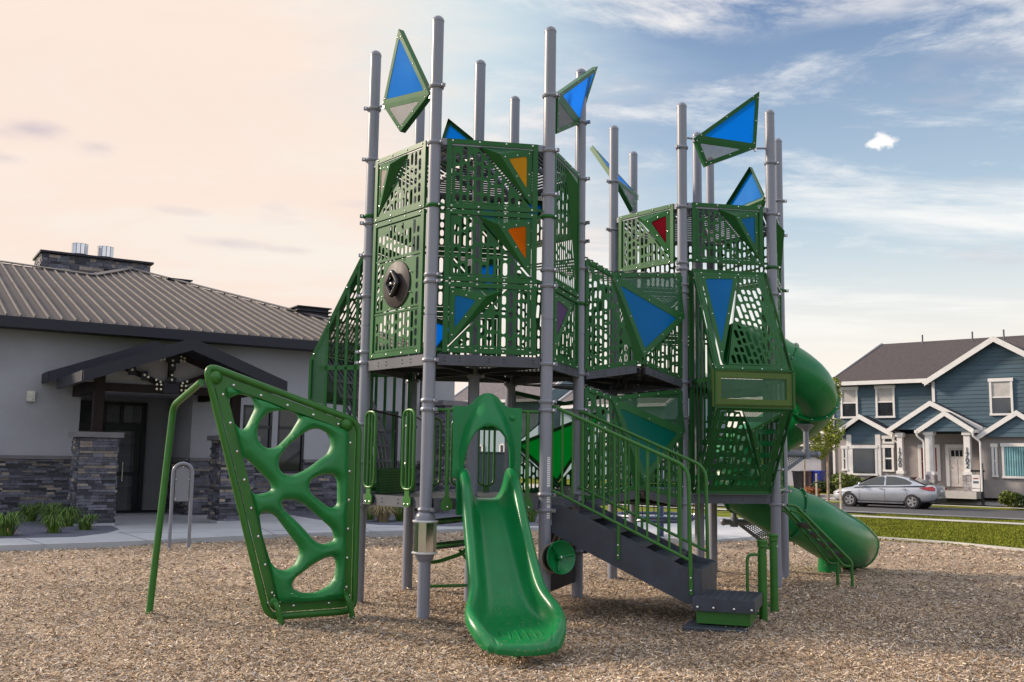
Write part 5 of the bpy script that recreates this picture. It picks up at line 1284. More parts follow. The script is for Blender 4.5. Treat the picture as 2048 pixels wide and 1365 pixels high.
# main roof: one pitched plane with hip, plus its far side
tanp = .30; EZ = 4.60; eo = .75
RPt = lambda t, d, lift=0: BP(t, d, EZ + (eo - d) * tanp + lift)
nr = V((Bv.x * tanp, Bv.y * tanp, 1)).normalized(); P0 = RPt(0, eo)
pk = [onp(*p, P0, nr) for p in ((-120, 512), (0, 526), (187, 553), (262, 540), (650, 640))]
loc = lambda P: V(((P - BO).dot(Bu), (P - BO).dot(Bv)))
pl = [loc(p) for p in pk]
apex = pl[3]; hipd = (pl[4] - pl[3]).normalized(); te = apex + hipd * ((eo - apex.y) / hipd.y)
outline = [V((-7, eo)), te, apex, pl[2], pl[1], V((-7, pl[1].y - (pl[2].y - pl[1].y) / (pl[2].x - pl[1].x) * (pl[1].x + 7)))]
q = MB(); q.plate([RPt(p.x, p.y, .0) for p in outline], .12, roofm, nrm=zv)
# end slope beyond the hip, and the rear slope falling from every ridge piece
ap3 = RPt(apex.x, apex.y); bk = Bv * -7 - zv * 2.6
q.add([RPt(te.x, te.y) - zv * .02, BP(te.x, -16, EZ), ap3 - zv * .02], [(0, 1, 2)], roofm)
for a, b in ((outline[5], pl[1]), (pl[1], pl[2]), (pl[2], apex)):
    A3, B3 = RPt(a.x, a.y) - zv * .02, RPt(b.x, b.y) - zv * .02; q.add([A3, B3, B3 + bk, A3 + bk], [(0, 1, 2, 3)], roofm)
q.add([ap3 - zv * .02, BP(te.x, -16, EZ), ap3 + bk], [(0, 1, 2)], roofm)
rf = q.build('roof', bld); rf['label'] = 'brown standing-seam metal roof'
q = MB(); t = -7.0; o2 = ccw(outline)
while t < te.x:
    ys = []
    for i in range(len(o2)):
        a, b = o2[i - 1], o2[i]
        if (a.x - t) * (b.x - t) < 0: ys.append(a.y + (b.y - a.y) * (t - a.x) / (b.x - a.x))
    if len(ys) >= 2: q.bar(RPt(t, min(ys), .022), RPt(t, max(ys) - .015, .022), .028, .05, seamm, up=nr)
    t += .29
for a, b in ((pl[1], pl[2]), (pl[2], apex), (apex, te)): q.bar(RPt(a.x, a.y, .05), RPt(b.x, b.y, .05), .22, .03, seamm, up=nr)
q.build('roof_seams', rf)
q = MB(); q.box(BP((te.x - 7) / 2, eo + .03, EZ - .13), te.x + 7, .12, .24, fascia, (Bu, Bv, zv)); q.box(BP((te.x - 7) / 2, eo / 2, EZ - .20), te.x + 7, eo, .03, fascia, (Bu, Bv, zv)); q.box(BP(te.x, (eo - 16) / 2, EZ - .13), .12, 16, .24, fascia, (Bu, Bv, zv)); q.build('gutter', bld)
def pxloc(px, py, d): P = onp(px, py, BP(0, d, 0), Bv); return loc(P).x, P.z
# chimney and roof vents
CD_ = min(pl[2].y, apex.y) - .35; print('ridge d', CD_, pl)
t0, zc = pxloc(85, 512, CD_); t1, _ = pxloc(300, 545, CD_); _, zt_ = pxloc(190, 515, CD_)
q = MB(); ledger(q, BP(t0, CD_, 0), Bu, Bv, t1 - t0, zt_ - 2.2, zt_ - .05, rnd, .10); ledger(q, BP(t0, CD_ - 1.7, 0), Bv, -Bu, 1.7, zt_ - 2.2, zt_ - .05, rnd, .10); q.box(BP((t0 + t1) / 2, CD_ - .85, zt_ - 1.2), t1 - t0 - .02, 1.66, 2.3, stone, (Bu, Bv, zv))
ch = q.build('chimney', bld); ch['label'] = 'long stone-clad chimney with two round metal caps'; q = MB(); q.box(BP((t0 + t1) / 2, CD_ - .85, zt_), t1 - t0 + .18, 1.95, .07, fascia, (Bu, Bv, zv)); q.build('chimney_coping', ch)
for px, py in ((160, 500), (211, 507)):
    tc_, z_c = pxloc(px, py, CD_ - .8); q = MB(); m_ = mirror
    P_ = BP(tc_, CD_ - .8, zt_); q.lathe(P_, zv, [(.15, .22), (.5, .22)], 12, blackm, smooth=False); q.lathe(P_, zv, [(0, .16), (.14, .16), (.14, .24), (.17, .25)], 12, m_, smooth=False)
    for k in range(12):
        a0, a1 = 2 * math.pi * k / 12, 2 * math.pi * (k + .86) / 12; q.plate([P_ + V((math.cos(a) * .27, math.sin(a) * .27, z)) for a, z in ((a0, .18), (a1, .18), (a1, .55), (a0, .55))], .006, m_)
    q.lathe(P_ + zv * .50, zv, [(0, .16), (.03, .27), (.04, .275), (.05, .2)], 12, fascia, smooth=False); q.build('chimney_cap', ch)
for xa, xb, yt, yb in ((337, 384, 555, 566), (597, 662, 610, 634)):
    hy = 540 + ((xa + xb) / 2 - 262) * 100 / 388; d = loc(onp((xa + xb) / 2, hy, P0, nr)).y - .25
    ta, zt2 = pxloc(xa, yt, d); tb, _ = pxloc(xb, yt, d); _, zb2 = pxloc(xa, yb + 22, d); q = MB(); q.box(BP((ta + tb) / 2, d - .5, (zt2 + zb2) / 2 - .3), tb - ta - .1, .9, zt2 - zb2 + .6, fascia, (Bu, Bv, zv))
    for k in range(5): q.box(BP((ta + tb) / 2, d - .5, zt2 - .03 - k * (zt2 - zb2) / 6), tb - ta + .06 - (.0 if k else .0), 1.08, .035, fascia, (Bu, Bv, zv))
    q.build('roof_vent', bld)
# porch: gable roof on two stone piers with a timber truss
pc, pd, hw, rise, za = 3.2, 4.1, 2.08, .80, 4.0
def gable(d0, d1, c, hw, zr, rise, th=.09, fs=.22):
    q = MB()
    for sg in (-1, 1):
        pr = [BP(c, d0, zr), BP(c, d1, zr), BP(c + sg * hw, d1, zr - rise), BP(c + sg * hw, d0, zr - rise)]
        q.plate(pr, th, roofm if False else fascia, nrm=zv)
        e_ = (pr[2] - pr[1]); n_seam = 7
        for k in range(int((d1 - d0) / .42)): dd = d0 + .2 + k * .42; q.bar(BP(c, dd, zr + .02), BP(c + sg * hw, dd, zr - rise + .02), .025, .04, fascia)
        q.prism([BP(c, d1, zr + .03), BP(c + sg * (hw + .03), d1, zr - rise + .02), BP(c + sg * (hw + .03), d1, zr - rise - fs), BP(c, d1, zr - fs * 1.05)], Bv * .05, fascia)
        q.prism([BP(c + sg * hw, d0, zr - rise + .02), BP(c + sg * hw, d1, zr - rise + .02), BP(c + sg * hw, d1, zr - rise - .2), BP(c + sg * hw, d0, zr - rise - .2)], Bu * sg * .05, fascia)
        q.prism([BP(c, d0, zr + .03), BP(c + sg * hw, d0, zr - rise + .02), BP(c + sg * hw, d0, zr - rise - .18), BP(c, d0, zr - .2)], Bv * -.05, fascia)
    return q
po = gable(.9, pd, pc, hw, za, rise).build('porch_roof', bld); gable(.02, .95, pc - .05, hw + .16, za + .22, rise + .05).build('porch_roof', bld)
for c in (1.62, 4.55):
    q = MB(); w = .74; zt3 = 1.90; P_ = BP(c - w / 2, 2.9 + w / 2, 0)
    q.box(BP(c, 2.9, 1.0), w - .01, w - .01, 1.84, stone, (Bu, Bv, zv)); ledger(q, P_, Bu, Bv, w, .14, zt3 - .0, rnd); ledger(q, BP(c - w / 2, 2.9 - w / 2, 0), Bv, -Bu, w, .14, zt3, rnd); ledger(q, BP(c + w / 2, 2.9 + w / 2, 0), -Bv, Bu, w, .14, zt3, rnd); ledger(q, BP(c + w / 2, 2.9 - w / 2, 0), -Bu, -Bv, w, .14, zt3, rnd)
    k_ = q.build('stone_pier', bld); q = MB(); q.box(BP(c, 2.9, 1.955), w + .20, w + .20, .11, capm, (Bu, Bv, zv)); q.build('pier_cap', k_); q = MB(); q.box(BP(c, 2.9, .11), w + .06, w + .06, .06, concm, (Bu, Bv, zv)); q.build('pier_foot', k_)
    q = MB(); q.box(BP(c, 2.9, 2.6), .20, .20, 1.30, timber, (Bu, Bv, zv)); q.box(BP(c, 1.5, 3.02), .16, 2.9, .26, timber, (Bu, Bv, zv)); q.build('timber_post', bld)
q = MB(); q.plate([BP(1.3, 2.84, 3.08), BP(4.9, 2.84, 3.08), BP(3.15, 2.84, 3.80)], .06, stucco, nrm=Bv); q.build('gable_infill', bld)
q = MB(); kc = 3.08; bolt = mat('brass_bolt', (.70, .64, .50), .35, metal=.6)
def tb(a, b, w=.16): q.bar(BP(a[0], 2.9, a[1]), BP(b[0], 2.9, b[1]), w, w, timber, up=Bv)
tb((1.5, 2.98), (4.68, 2.98), .17); tb((kc, 3.02), (kc, 3.78), .11); tb((1.35, 3.16), (kc, 3.82), .12); tb((4.82, 3.16), (kc, 3.82), .12); tb((kc, 3.02), (2.1, 3.42), .10); tb((kc, 3.02), (4.06, 3.42), .10)
tr = q.build('truss', bld); q = MB()
for (cx, cz, w, h) in ((kc, 3.03, .34, .26), (kc, 3.18, .2, .14), (kc, 3.66, .30, .18), (kc, 3.5, .14, .2), (2.24, 3.36, .16, .22), (3.92, 3.36, .16, .22), (2.5, 3.26, .14, .2)):
    q = MB(); q.box(BP(cx, 2.9 + .125, cz), w, .012, h, fascia, (Bu, Bv, zv)); q.build('steel_plate', tr)
q = MB()
for cx, cz in [(kc + a, 3.03 + b) for a in (-.22, -.31, .22, .31) for b in (-.05, .05)] + [(kc, 3.2), (kc, 3.3), (kc, 3.52), (kc, 3.62), (kc - .18, 3.64), (kc - .25, 3.62), (kc - .18, 3.72), (kc - .25, 3.69), (kc + .18, 3.64), (kc + .25, 3.62), (kc + .18, 3.72), (kc + .25, 3.69), (kc - .24, 3.14), (kc - .33, 3.18), (kc + .24, 3.14), (kc + .33, 3.18), (2.16, 3.41), (2.24, 3.37), (2.5, 3.27), (2.58, 3.23), (3.92, 3.37), (4.0, 3.41)]:
    q = MB(); q.lathe(BP(cx, 2.9 + .13, cz), Bv, [(0, .028), (.012, .024)], 10, bolt); q.build('bolt', tr)
# third pier at the far corner of the building
q = MB(); P_ = onp(885, 1000, BP(0, 1.2, 0), Bv); tcn = loc(P_).x; w = .9; zt3 = 3.05
q.box(BP(tcn + w / 2, .75, 1.5), w - .02, w - .02, 3.0, stone, (Bu, Bv, zv)); ledger(q, BP(tcn, .75 + w / 2, 0), Bu, Bv, w, .09, zt3, rnd); ledger(q, BP(tcn, .75 - w / 2, 0), Bv, -Bu, w, .09, zt3, rnd)
k_ = q.build('stone_pier', bld); q = MB(); q.box(BP(tcn + w / 2, .75, zt3 + .06), w + .2, w + .2, .14, capm, (Bu, Bv, zv)); q.build('pier_cap', k_)
# wall speaker
tx, tz = pxloc(61, 793, 0.0); q = MB(); q.box(BP(tx, .05, tz), .17, .10, .24, mat('cream_plastic', (.55, .53, .46), .5), (Bu, Bv, zv)); q.lathe(BP(tx, .10, tz + .03), Bv, [(0, .06), (.006, .055)], 18, MATS['cream_plastic']); q.ball(BP(tx + .02, .105, tz - .07), .025, paper, 10)
sp_ = q.build('wall_strobe'); tag(sp_, 'small cream alarm box mounted on the grey stucco wall', 'alarm box')
# rounded blank sign in front of the walk
def arch_sign():
    a, b = atz(338, 1097), atz(377, 1096); root = thing('park_sign', 'blank grey round-topped sign on two pipe legs at the edge of the chips', 'sign'); e = (b - a).normalized(); c = (a + b) / 2; r = (b - a).length / 2; H = 1.42; nn = V((e.y, -e.x, 0))
    q = MB(); q.tube([a - zv * .1, a + zv * (H - r)] + arc(c + zv * (H - r), math.pi, 0, r, e, zv, 12)[1:-1] + [b + zv * (H - r), b - zv * .1], .030, 12, postm); q.build('sign_pipe', root)
    q = MB(); rr = r - .045; q.plate([c - e * rr + zv * .78, c + e * rr + zv * .78] + arc(c + zv * (H - r), 0, math.pi, rr, e, zv, 12), .012, postm, nrm=nn); 
    for x, z in ((-rr, .82), (rr, .82), (-rr, 1.15), (rr, 1.15), (0, H - .06)): q.dome(c + e * x * .92 + zv * z + nn * .008, nn, .012, steel)
    q.build('sign_board', root)
arch_sign()
# ================================================================ duplex across the street
Hn = V((-.643, -.766, 0))
HO = at(1874, 800, 50.0); HO.z = 0
def hp(px, py, d=0.0):
    P = onp(px, py, HO + Hn * d, Hn); return ((P - HO).dot(U_), P.z)
def HP(u, d, z): return HO + U_ * u + Hn * d + zv * z
siding = mat('slate_blue_lap_siding', (.048, .090, .122), .65, var=.06, vscale=2, island=.14, bump=.1)
whitet = mat('white_trim_paint', (.66, .64, .62), .5, var=.03)
tauv = mat('taupe_stucco', (.30, .27, .26), .9, var=.05, bump=.4, bscale=80)
shing = mat('brown_shingles', (.050, .038, .038), .9, var=.22, vscale=7, bump=.8, bscale=30, stretch=(1, 1, 3), glossmap=False)
shingd = mat('dark_shingles', (.03, .03, .036), .9, var=.2, vscale=7, bump=.6)
glassh = mat('house_window_glass', (.018, .022, .026), .05, var=.3, vscale=.8, spec=1.0, glossmap=False)
blind = mat('pale_blind', (.42, .40, .38), .8)
dup = thing('duplex_house', 'two-storey slate blue and taupe duplex with white trim and brown roof across the street', 'house')
def lap(q, poly2, d, m, row=.2, proud=.02):
    p2 = ccw([V(p) for p in poly2]); z0 = min(p.y for p in p2); z1 = max(p.y for p in p2); z = z0
    while z < z1:
        c = clip(clip(p2, V((0, z)), V((0, 1))), V((0, min(z1, z + row))), V((0, -1)))
        if len(c) > 2:
            q.add([HP(p.x, d + proud * (1 - (p.y - z) / row), p.y) for p in c], [tuple(range(len(c)))], m)
            lo = [p for p in c if abs(p.y - z) < 1e-4]
            if len(lo) >= 2: a, b = min(lo, key=lambda p: p.x), max(lo, key=lambda p: p.x); q.add([HP(a.x, d, z), HP(b.x, d, z), HP(b.x, d + proud, z), HP(a.x, d + proud, z)], [(0, 1, 2, 3)], m)
        z += row
def hbox(q, u0, u1, d0, d1, z0, z1, m): q.box(HP((u0 + u1) / 2, (d0 + d1) / 2, (z0 + z1) / 2), u1 - u0, abs(d1 - d0), z1 - z0, m, (U_, Hn, zv))
def hwin(x0, y0, x1, y1, d, mid=True, cur=None, par=None, tw=.10):
    (u0, z1), (u1, z0) = hp(x0, y0, d), hp(x1, y1, d); q = MB()
    hbox(q, u0, u0 + tw, d, d + .07, z0, z1, whitet); hbox(q, u1 - tw, u1, d, d + .07, z0, z1, whitet); hbox(q, u0 - .04, u1 + .04, d, d + .09, z1 - tw * 1.3, z1 + .03, whitet); hbox(q, u0 - .02, u1 + .02, d, d + .09, z0, z0 + tw, whitet)
    if mid: hbox(q, u0 + tw, u1 - tw, d, d + .05, (z0 + z1) / 2 - .035, (z0 + z1) / 2 + .035, whitet)
    o = q.build('window', par or dup); q = MB(); hbox(q, u0 + tw * .8, u1 - tw * .8, d, d + .02, z0 + tw * .8, z1 - tw, glassh); q.build('pane', o)
    if cur:
        q = MB()
        if cur == 'blind': hbox(q, u0 + tw, u1 - tw, d + .02, d + .026, (z0 + z1) / 2 + .04, z1 - tw * 1.3, blind)
        else:
            k = int((u1 - u0) / .12)
            for i in range(k): a = u0 + tw + (u1 - u0 - 2 * tw) * i / k; q.lathe(HP(a + .05, d + .02, z0 + tw), zv, [(0, .05), (z1 - z0 - 2.2 * tw, .045)], 8, mat('teal_curtain', (.16, .33, .36), .8))
        q.build('curtain', o)
    return o
zg = .46
uL, zE = hp(1664, 770); uC = 0.0; _, zE2 = hp(1856, 763, 0); uR = 14.0; zE = (zE + zE2) / 2
q = MB(); hbox(q, uL, 0, -16, 0, zg - .2, zE, tauv); lap(q, [(uL, 3.2), (0, 3.2), (0, zE), (uL, zE)], .005, siding)
w1 = q.build('wall', dup)
ua, za_ = hp(1991, 676, .6); ul, zl = hp(1858, 764, .6); uRr = 2 * ua - ul
q = MB(); hbox(q, .0, uRr - .3, -9, .6, zg - .2, zl, tauv); lap(q, [(0.02, 2.9), (uRr - .3, 2.9), (uRr - .3, zl), (ua, za_ - .15), (.02, zl + .02)], .61, siding)
hbox(q, -.04, .10, .5, .66, zg, zl, whitet); hbox(q, uL - .02, uL + .1, -.05, .06, zg, zE, whitet); q.build('wall', dup)
def hgable(ul, zl, ua, za, ur, zr, d0, d1, m, par, fs=.24, name='gable_roof', th=.12):
    q = MB()
    for (a, b) in (((ul, zl), (ua, za)), ((ua, za), (ur, zr))):
        q.plate([HP(a[0], d0, a[1] + .02), HP(b[0], d0, b[1] + .02), HP(b[0], d1, b[1] + .02), HP(a[0], d1, a[1] + .02)], th, m, nrm=zv)
        q.prism([HP(a[0], d1, a[1] + .05), HP(b[0], d1, b[1] + .05), HP(b[0], d1, b[1] - fs), HP(a[0], d1, a[1] - fs)], Hn * .07, whitet)
    for uu, zz, s in ((ul, zl, -1), (ur, zr, 1)): q.box(HP(uu + s * .05, (d0 + d1) / 2, zz - .05), .12, d1 - d0, .14, whitet, (U_, Hn, zv))
    return q.build(name, par)
hgable(ul - .1, zl, ua, za_, uRr + .1, zl, -6, 1.0, shing, dup)
# main roof: front slope rising back, left gable end
ur0, zr0 = hp(1760, 689, -8.0); ur1, zr1 = hp(2048, 669, -4.5)
q = MB(); e0, z0_ = hp(1655, 769, .45); 
q.plate([HP(e0, .45, zE + .1), HP(16, .45, zE + .1), HP(16, -8.0, zr0 + .0), HP(e0 + .0, -8.0, zr0)], .14, shing, nrm=zv); q.add([HP(e0, -8.0, zr0 - .01), HP(16, -8.0, zr0 - .01), HP(16, -16.5, zE), HP(e0, -16.5, zE)], [(0, 1, 2, 3)], shing)
mr_ = q.build('roof', dup); mr_['label'] = 'brown shingled main roof'
q = MB(); hbox(q, e0, ul + .2, .45, .57, zE - .10, zE + .10, whitet); q.bar(HP(e0 - .03, .45, zE + .05), HP(e0 - .03, -8.0, zr0), .06, .2, whitet); q.bar(HP(e0 - .03, -16.4, zE + .05), HP(e0 - .03, -8.0, zr0), .06, .2, whitet); q.build('gutter', dup)
for px in (1845, 1945, 2008):
    u_, z_v = hp(px, 680, -7.4); q = MB(); q.lathe(HP(u_, -7.4, zr0 - .3), zv, [(0, .12), (.1, .045), (.62, .045)], 10, greym); q.build('vent_pipe', dup)
q = MB(); q.add([HP(uL, 0, zE), HP(uL, -16, zE), HP(uL, -8.0, zr0 - .1)], [(0, 1, 2)], siding); q.build('gable_wall', dup)
hwin(1681, 776, 1717, 837, .02, cur='blind'); hwin(1751, 773, 1791, 836, .02, cur='blind'); hwin(1978, 759, 2028, 831, .63, cur='blind')
# bay at the left with its own gable
b0, zb0 = hp(1672, 866, 1.2); ba, zba = hp(1720, 831, 1.2); b1, zb1 = hp(1788, 868, 1.2); w0, _ = hp(1683, 900, .9); w1_, _ = hp(1790, 900, .9)
q = MB(); hbox(q, w0, w1_, 0, .9, zg - .1, zb0 - .05, tauv); lap(q, [(w0 + .1, zb0 - .3), (w1_ - .1, zb0 - .3), (b1 - .4, zb1 - .05), (ba, zba - .1), (b0 + .3, zb0 - .05)], .92, siding)
u_a, z_a = hp(1701, 870, .9); u_b, z_b = hp(1755, 888, .9); lap(q, [(u_a, z_b), (u_b, z_b), (u_b, z_a), (u_a, z_a)], .93, siding)
for px in (1699, 1757): uu, _ = hp(px, 900, .9); hbox(q, uu - .13, uu + .13, .9, .98, zg, z_a, whitet)
q.build('bay', dup); hgable(b0, zb0, ba, zba, b1, zb1, -.1, 1.3, shingd, dup, .2)
hwin(1702, 892, 1756, 952, .93, mid=False); hwin(1766, 891, 1789, 944, .93); hwin(1684, 893, 1696, 942, .93); hwin(1766, 873, 1789, 888, .93, mid=False)
# entry gables
def gpx(l, a, r, d, d0, fs=.2, colr=True):
    (ul_, zl_), (ua_, za2), (ur_, zr_) = hp(*l, d), hp(*a, d), hp(*r, d); zz = (zl_ + zr_) / 2
    q = MB(); lap(q, [(ul_ + .3, zz - .05), (ur_ - .3, zz - .05), (ua_, za2 - .12)], d - .1, siding); q.build('gable_wall', dup); hgable(ul_, zz, ua_, za2, ur_, zz, d0, d, shingd, dup, fs); return ul_, ua_, ur_, zz, za2
gpx((1778, 856), (1860, 804), (1966, 858), 1.8, .0)
g2 = gpx((1833, 862), (1889, 824), (1948, 860), 2.8, .5)
gpx((1955, 872), (2033, 823), (2112, 872), 2.4, .5)
q = MB(); ub, _ = hp(1962, 900, 2.0); hbox(q, ub, ub + 5.2, .6, 2.0, zg - .3, hp(1962, 873, 2.0)[1], tauv); q.build('bay', dup); q = MB(); ul_, zl_ = hp(1958, 872, 2.0); lap(q, [(0, 0), (0, .01), (.01, 0)], 0, tauv); hh = hp(2033, 823, 2.1)
q.add([HP(ub, 2.02, zl_), HP(ub + 5.2, 2.02, zl_), HP(hh[0], 2.02, hh[1] - .1)], [(0, 1, 2)], tauv); q.build('gable_wall', dup)
hwin(2003, 888, 2060, 958, 2.03, mid=False, cur='teal'); hwin(1983, 889, 1997, 955, 2.03)
# porch wall, arch beam, columns, doors
q = MB(); hbox(q, hp(1790, 900, .7)[0], hp(1962, 900, .7)[0], .4, .7, zg - .1, hp(1900, 868, .7)[1], tauv); q.build('porch_wall', dup)
q = MB(); hbox(q, hp(1790, 900, .7)[0], hp(1975, 900, .7)[0], .4, 2.9, zg - .35, zg - .02, concs); q.build('porch_floor', dup)
stoneh = mat('porch_stone', (.26, .24, .24), .85, var=.2, vscale=5, bump=.8, bscale=12, island=.3)
def column(x0, x1, yt, ys, yb, d, num=None):
    (u0, zt), (u1, zs), (_, zb) = hp(x0, yt, d), hp(x1, ys, d), hp(x0, yb, d); q = MB(); w = u1 - u0
    hbox(q, u0, u1, d - w, d, zs, zt, whitet); hbox(q, u0 - .06, u1 + .06, d - w - .06, d + .06, zt - .2, zt, whitet); hbox(q, u0 - .06, u1 + .06, d - w - .06, d + .06, zs, zs + .15, whitet); o = q.build('column', dup)
    q = MB(); r_ = random.Random(5); z = zb
    while z < zs - .02:
        h = min(r_.uniform(.16, .28), zs - z); x = u0 - .08
        while x < u1 + .07:
            l = min(r_.uniform(.16, .34), u1 + .08 - x); hbox(q, x, x + l - .01, d - w - .05, d + .08 + r_.uniform(0, .03), z, z + h - .01, stoneh); x += l
        z += h
    q.build('stone_base', o)
    if num:
        cu = bpy.data.curves.new('house_number', 'FONT'); cu.body = '\n'.join(num); cu.size = .34; cu.extrude = .012; cu.align_x = 'CENTER'; cu.space_line = .72
        t = bpy.data.objects.new('house_number', cu); COL.objects.link(t); t.matrix_world = Matrix.Translation(HP((u0 + u1) / 2, d + .015, hp(x0, 905, d)[1])) @ Matrix((U_, zv, Hn)).transposed().to_4x4()
        cu.materials.append(blackm); bpy.context.view_layer.update(); me = bpy.data.meshes.new_from_object(t.evaluated_get(bpy.context.evaluated_depsgraph_get())); t2 = bpy.data.objects.new('house_number', me); COL.objects.link(t2); t2.matrix_world = t.matrix_world.copy(); t2.parent = o; bpy.data.objects.remove(t); t2['label'] = 'black house number ' + num
column(1793, 1806, 866, 948, 975, 1.6, '1700'); column(1849, 1867, 862, 950, 980, 2.6); column(1926, 1942, 862, 950, 985, 2.6, '1702')
q = MB(); (ua0, zz0), (ua1, _) = hp(1852, 862, 2.6), hp(1940, 862, 2.6); r_ = (ua1 - ua0) / 2; cx_ = (ua0 + ua1) / 2; za3 = hp(1895, 850, 2.6)[1]; zb3 = hp(1895, 866, 2.6)[1]
arcp = [V((cx_ + (r_ - .18) * math.cos(math.pi * i / 14), zb3 + (za3 - zb3) * math.sin(math.pi * i / 14))) for i in range(15)]; outp = [V((cx_ + (r_ + .02) * math.cos(math.pi * i / 14), zb3 + (za3 - zb3 + .22) * math.sin(math.pi * i / 14))) for i in range(15)]
for i in range(14): q.prism([HP(p.x, 2.5, p.y) for p in (arcp[i], arcp[i + 1], outp[i + 1], outp[i])], Hn * .14, whitet)
q.build('porch_arch', dup)
reddoor = mat('red_door_paint', (.22, .008, .012), .4); whited = mat('white_door_paint', (.52, .49, .47), .5)
for x0, y0, x1, y1, m_, nm in ((1843, 896, 1876, 962, reddoor, 'red front door'), (1898, 896, 1929, 974, whited, 'white panelled front door with three small panes')):
    (u0, z1), (u1, z0) = hp(x0, y0, .72), hp(x1, y1, .72); q = MB(); hbox(q, u0, u1, .70, .76, z0, z1, m_)
    if m_ is whited:
        for k in range(3): hbox(q, u0 + .10 + k * .2, u0 + .26 + k * .2 - .0, .76, .77, z1 - .42, z1 - .12, glassd)
        for k in range(2): hbox(q, u0 + .12 + k * .34, u0 + .38 + k * .34, .76, .775, z0 + .12, z1 - .55, whited)
    o = q.build('door', dup); o['label'] = nm; q = MB(); tw = .16; hbox(q, u0 - tw, u0, .7, .80, z0, z1 + tw, whitet); hbox(q, u1, u1 + tw, .7, .80, z0, z1 + tw, whitet); hbox(q, u0, u1, .7, .80, z1, z1 + tw, whitet); q.build('door_casing', o); q = MB(); q.ball(HP(u0 + .07, .80, z0 + .95), .035, steel); q.build('handle', o)
for px, d, yt in ((1784, 1.35, 868), (1833, 2.85, 862), (1945, 2.9, 862)):
    (u_, zt) = hp(px, yt, d); q = MB(); q.tube(bend([HP(u_, d, zt), HP(u_ + (.0), d, zt - .25), HP(u_ + .28, d - .12, zt - .5), HP(u_ + .28, d - .12, zg)], .1, 4), .045, 8, whitet); q.build('downspout', dup)
# ---------------- other houses glimpsed through and beside the play structure
def simple_house(name, label, base, Ydep, wallm, roofm_, ridge_y, wins=(), gar=None, left_gable=True):
    """front wall spans px base=(x0,x1,yeave,yground)"""
    x0, x1, ye, yg = base; P = at(x0, yg, Ydep); P.z = 0
    f = lambda px, py, d=0.0: (lambda Q: ((Q - P).dot(U_), Q.z))(onp(px, py, P + Hn * d, Hn)); G_ = lambda u, d, z: P + U_ * u + Hn * d + zv * z
    u1, _ = f(x1, yg); _, ze = f((x0 + x1) / 2, ye); _, zr = f((x0 + x1) / 2, ridge_y, -4); root = thing(name, label, 'house')
    q = MB(); q.box(G_(u1 / 2, -4, (ze - 1) / 2), u1, 8, ze + 1, wallm, (U_, Hn, zv))
    for u in (0, u1): q.add([G_(u, 0, ze), G_(u, -8, ze), G_(u, -4, zr - .1)], [(0, 1, 2)], wallm)
    q.build('wall', root); q = MB()
    q.plate([G_(-.4, .45, ze), G_(u1 + .4, .45, ze), G_(u1 + .4, -4, zr), G_(-.4, -4, zr)], .14, roofm_, nrm=zv); q.plate([G_(-.4, -8.4, ze), G_(u1 + .4, -8.4, ze), G_(u1 + .4, -4, zr), G_(-.4, -4, zr)], .14, roofm_, nrm=zv); q.build('roof', root)
    q = MB(); q.box(G_(u1 / 2, .5, ze - .04), u1 + .8, .12, .2, whitet, (U_, Hn, zv)); 
    for u in (-.4, u1 + .4): q.bar(G_(u, .45, ze), G_(u, -4, zr), .08, .2, whitet); q.bar(G_(u, -8.4, ze), G_(u, -4, zr), .08, .2, whitet)
    q.build('gutter', root)
    for (a, b, c, d) in wins:
        (wa, wz1), (wb, wz0) = f(a, b, .03), f(c, d, .03); q = MB()
        for s in ((wa, wa + .1, wz0, wz1), (wb - .1, wb, wz0, wz1), (wa, wb, wz0, wz0 + .1), (wa, wb, wz1 - .1, wz1)): q.box(G_((s[0] + s[1]) / 2, .06, (s[2] + s[3]) / 2), s[1] - s[0], .1, s[3] - s[2], whitet, (U_, Hn, zv))
        o = q.build('window', root); q = MB(); q.box(G_((wa + wb) / 2, .03, (wz0 + wz1) / 2), wb - wa - .1, .05, wz1 - wz0 - .1, glassh, (U_, Hn, zv)); q.build('pane', o)
    return root, f, G_
paleb = mat('pale_blue_siding', (.22, .30, .33), .7, var=.05, stretch=(1, 1, 12), vscale=2, bump=.2); greyw = mat('pale_grey_siding', (.34, .34, .38), .8, var=.05, bump=.2)
shg = mat('grey_shingles', (.12, .105, .11), .9, var=.2, vscale=6, bump=.8)
simple_house('pale_blue_house', 'pale blue house with grey-brown shingle roof seen through the left tower', (905, 1075, 803, 951), 72, paleb, shg, 745, [(955, 890, 966, 930), (1000, 888, 1010, 930), (1040, 885, 1060, 930)])
simple_house('light_siding_house', 'light-sided house glimpsed between the two towers behind the bridge', (1120, 1330, 812, 955), 66, paleb, shg, 752, [(1140, 860, 1160, 900), (1195, 862, 1215, 902), (1290, 862, 1310, 905)])
simple_house('grey_garage_house', 'low pale grey house with wheeled bins at its side behind the spiral slide', (1375, 1643, 888, 967), 60, greyw, shg, 868, [(1420, 915, 1450, 950), (1480, 915, 1510, 950)])
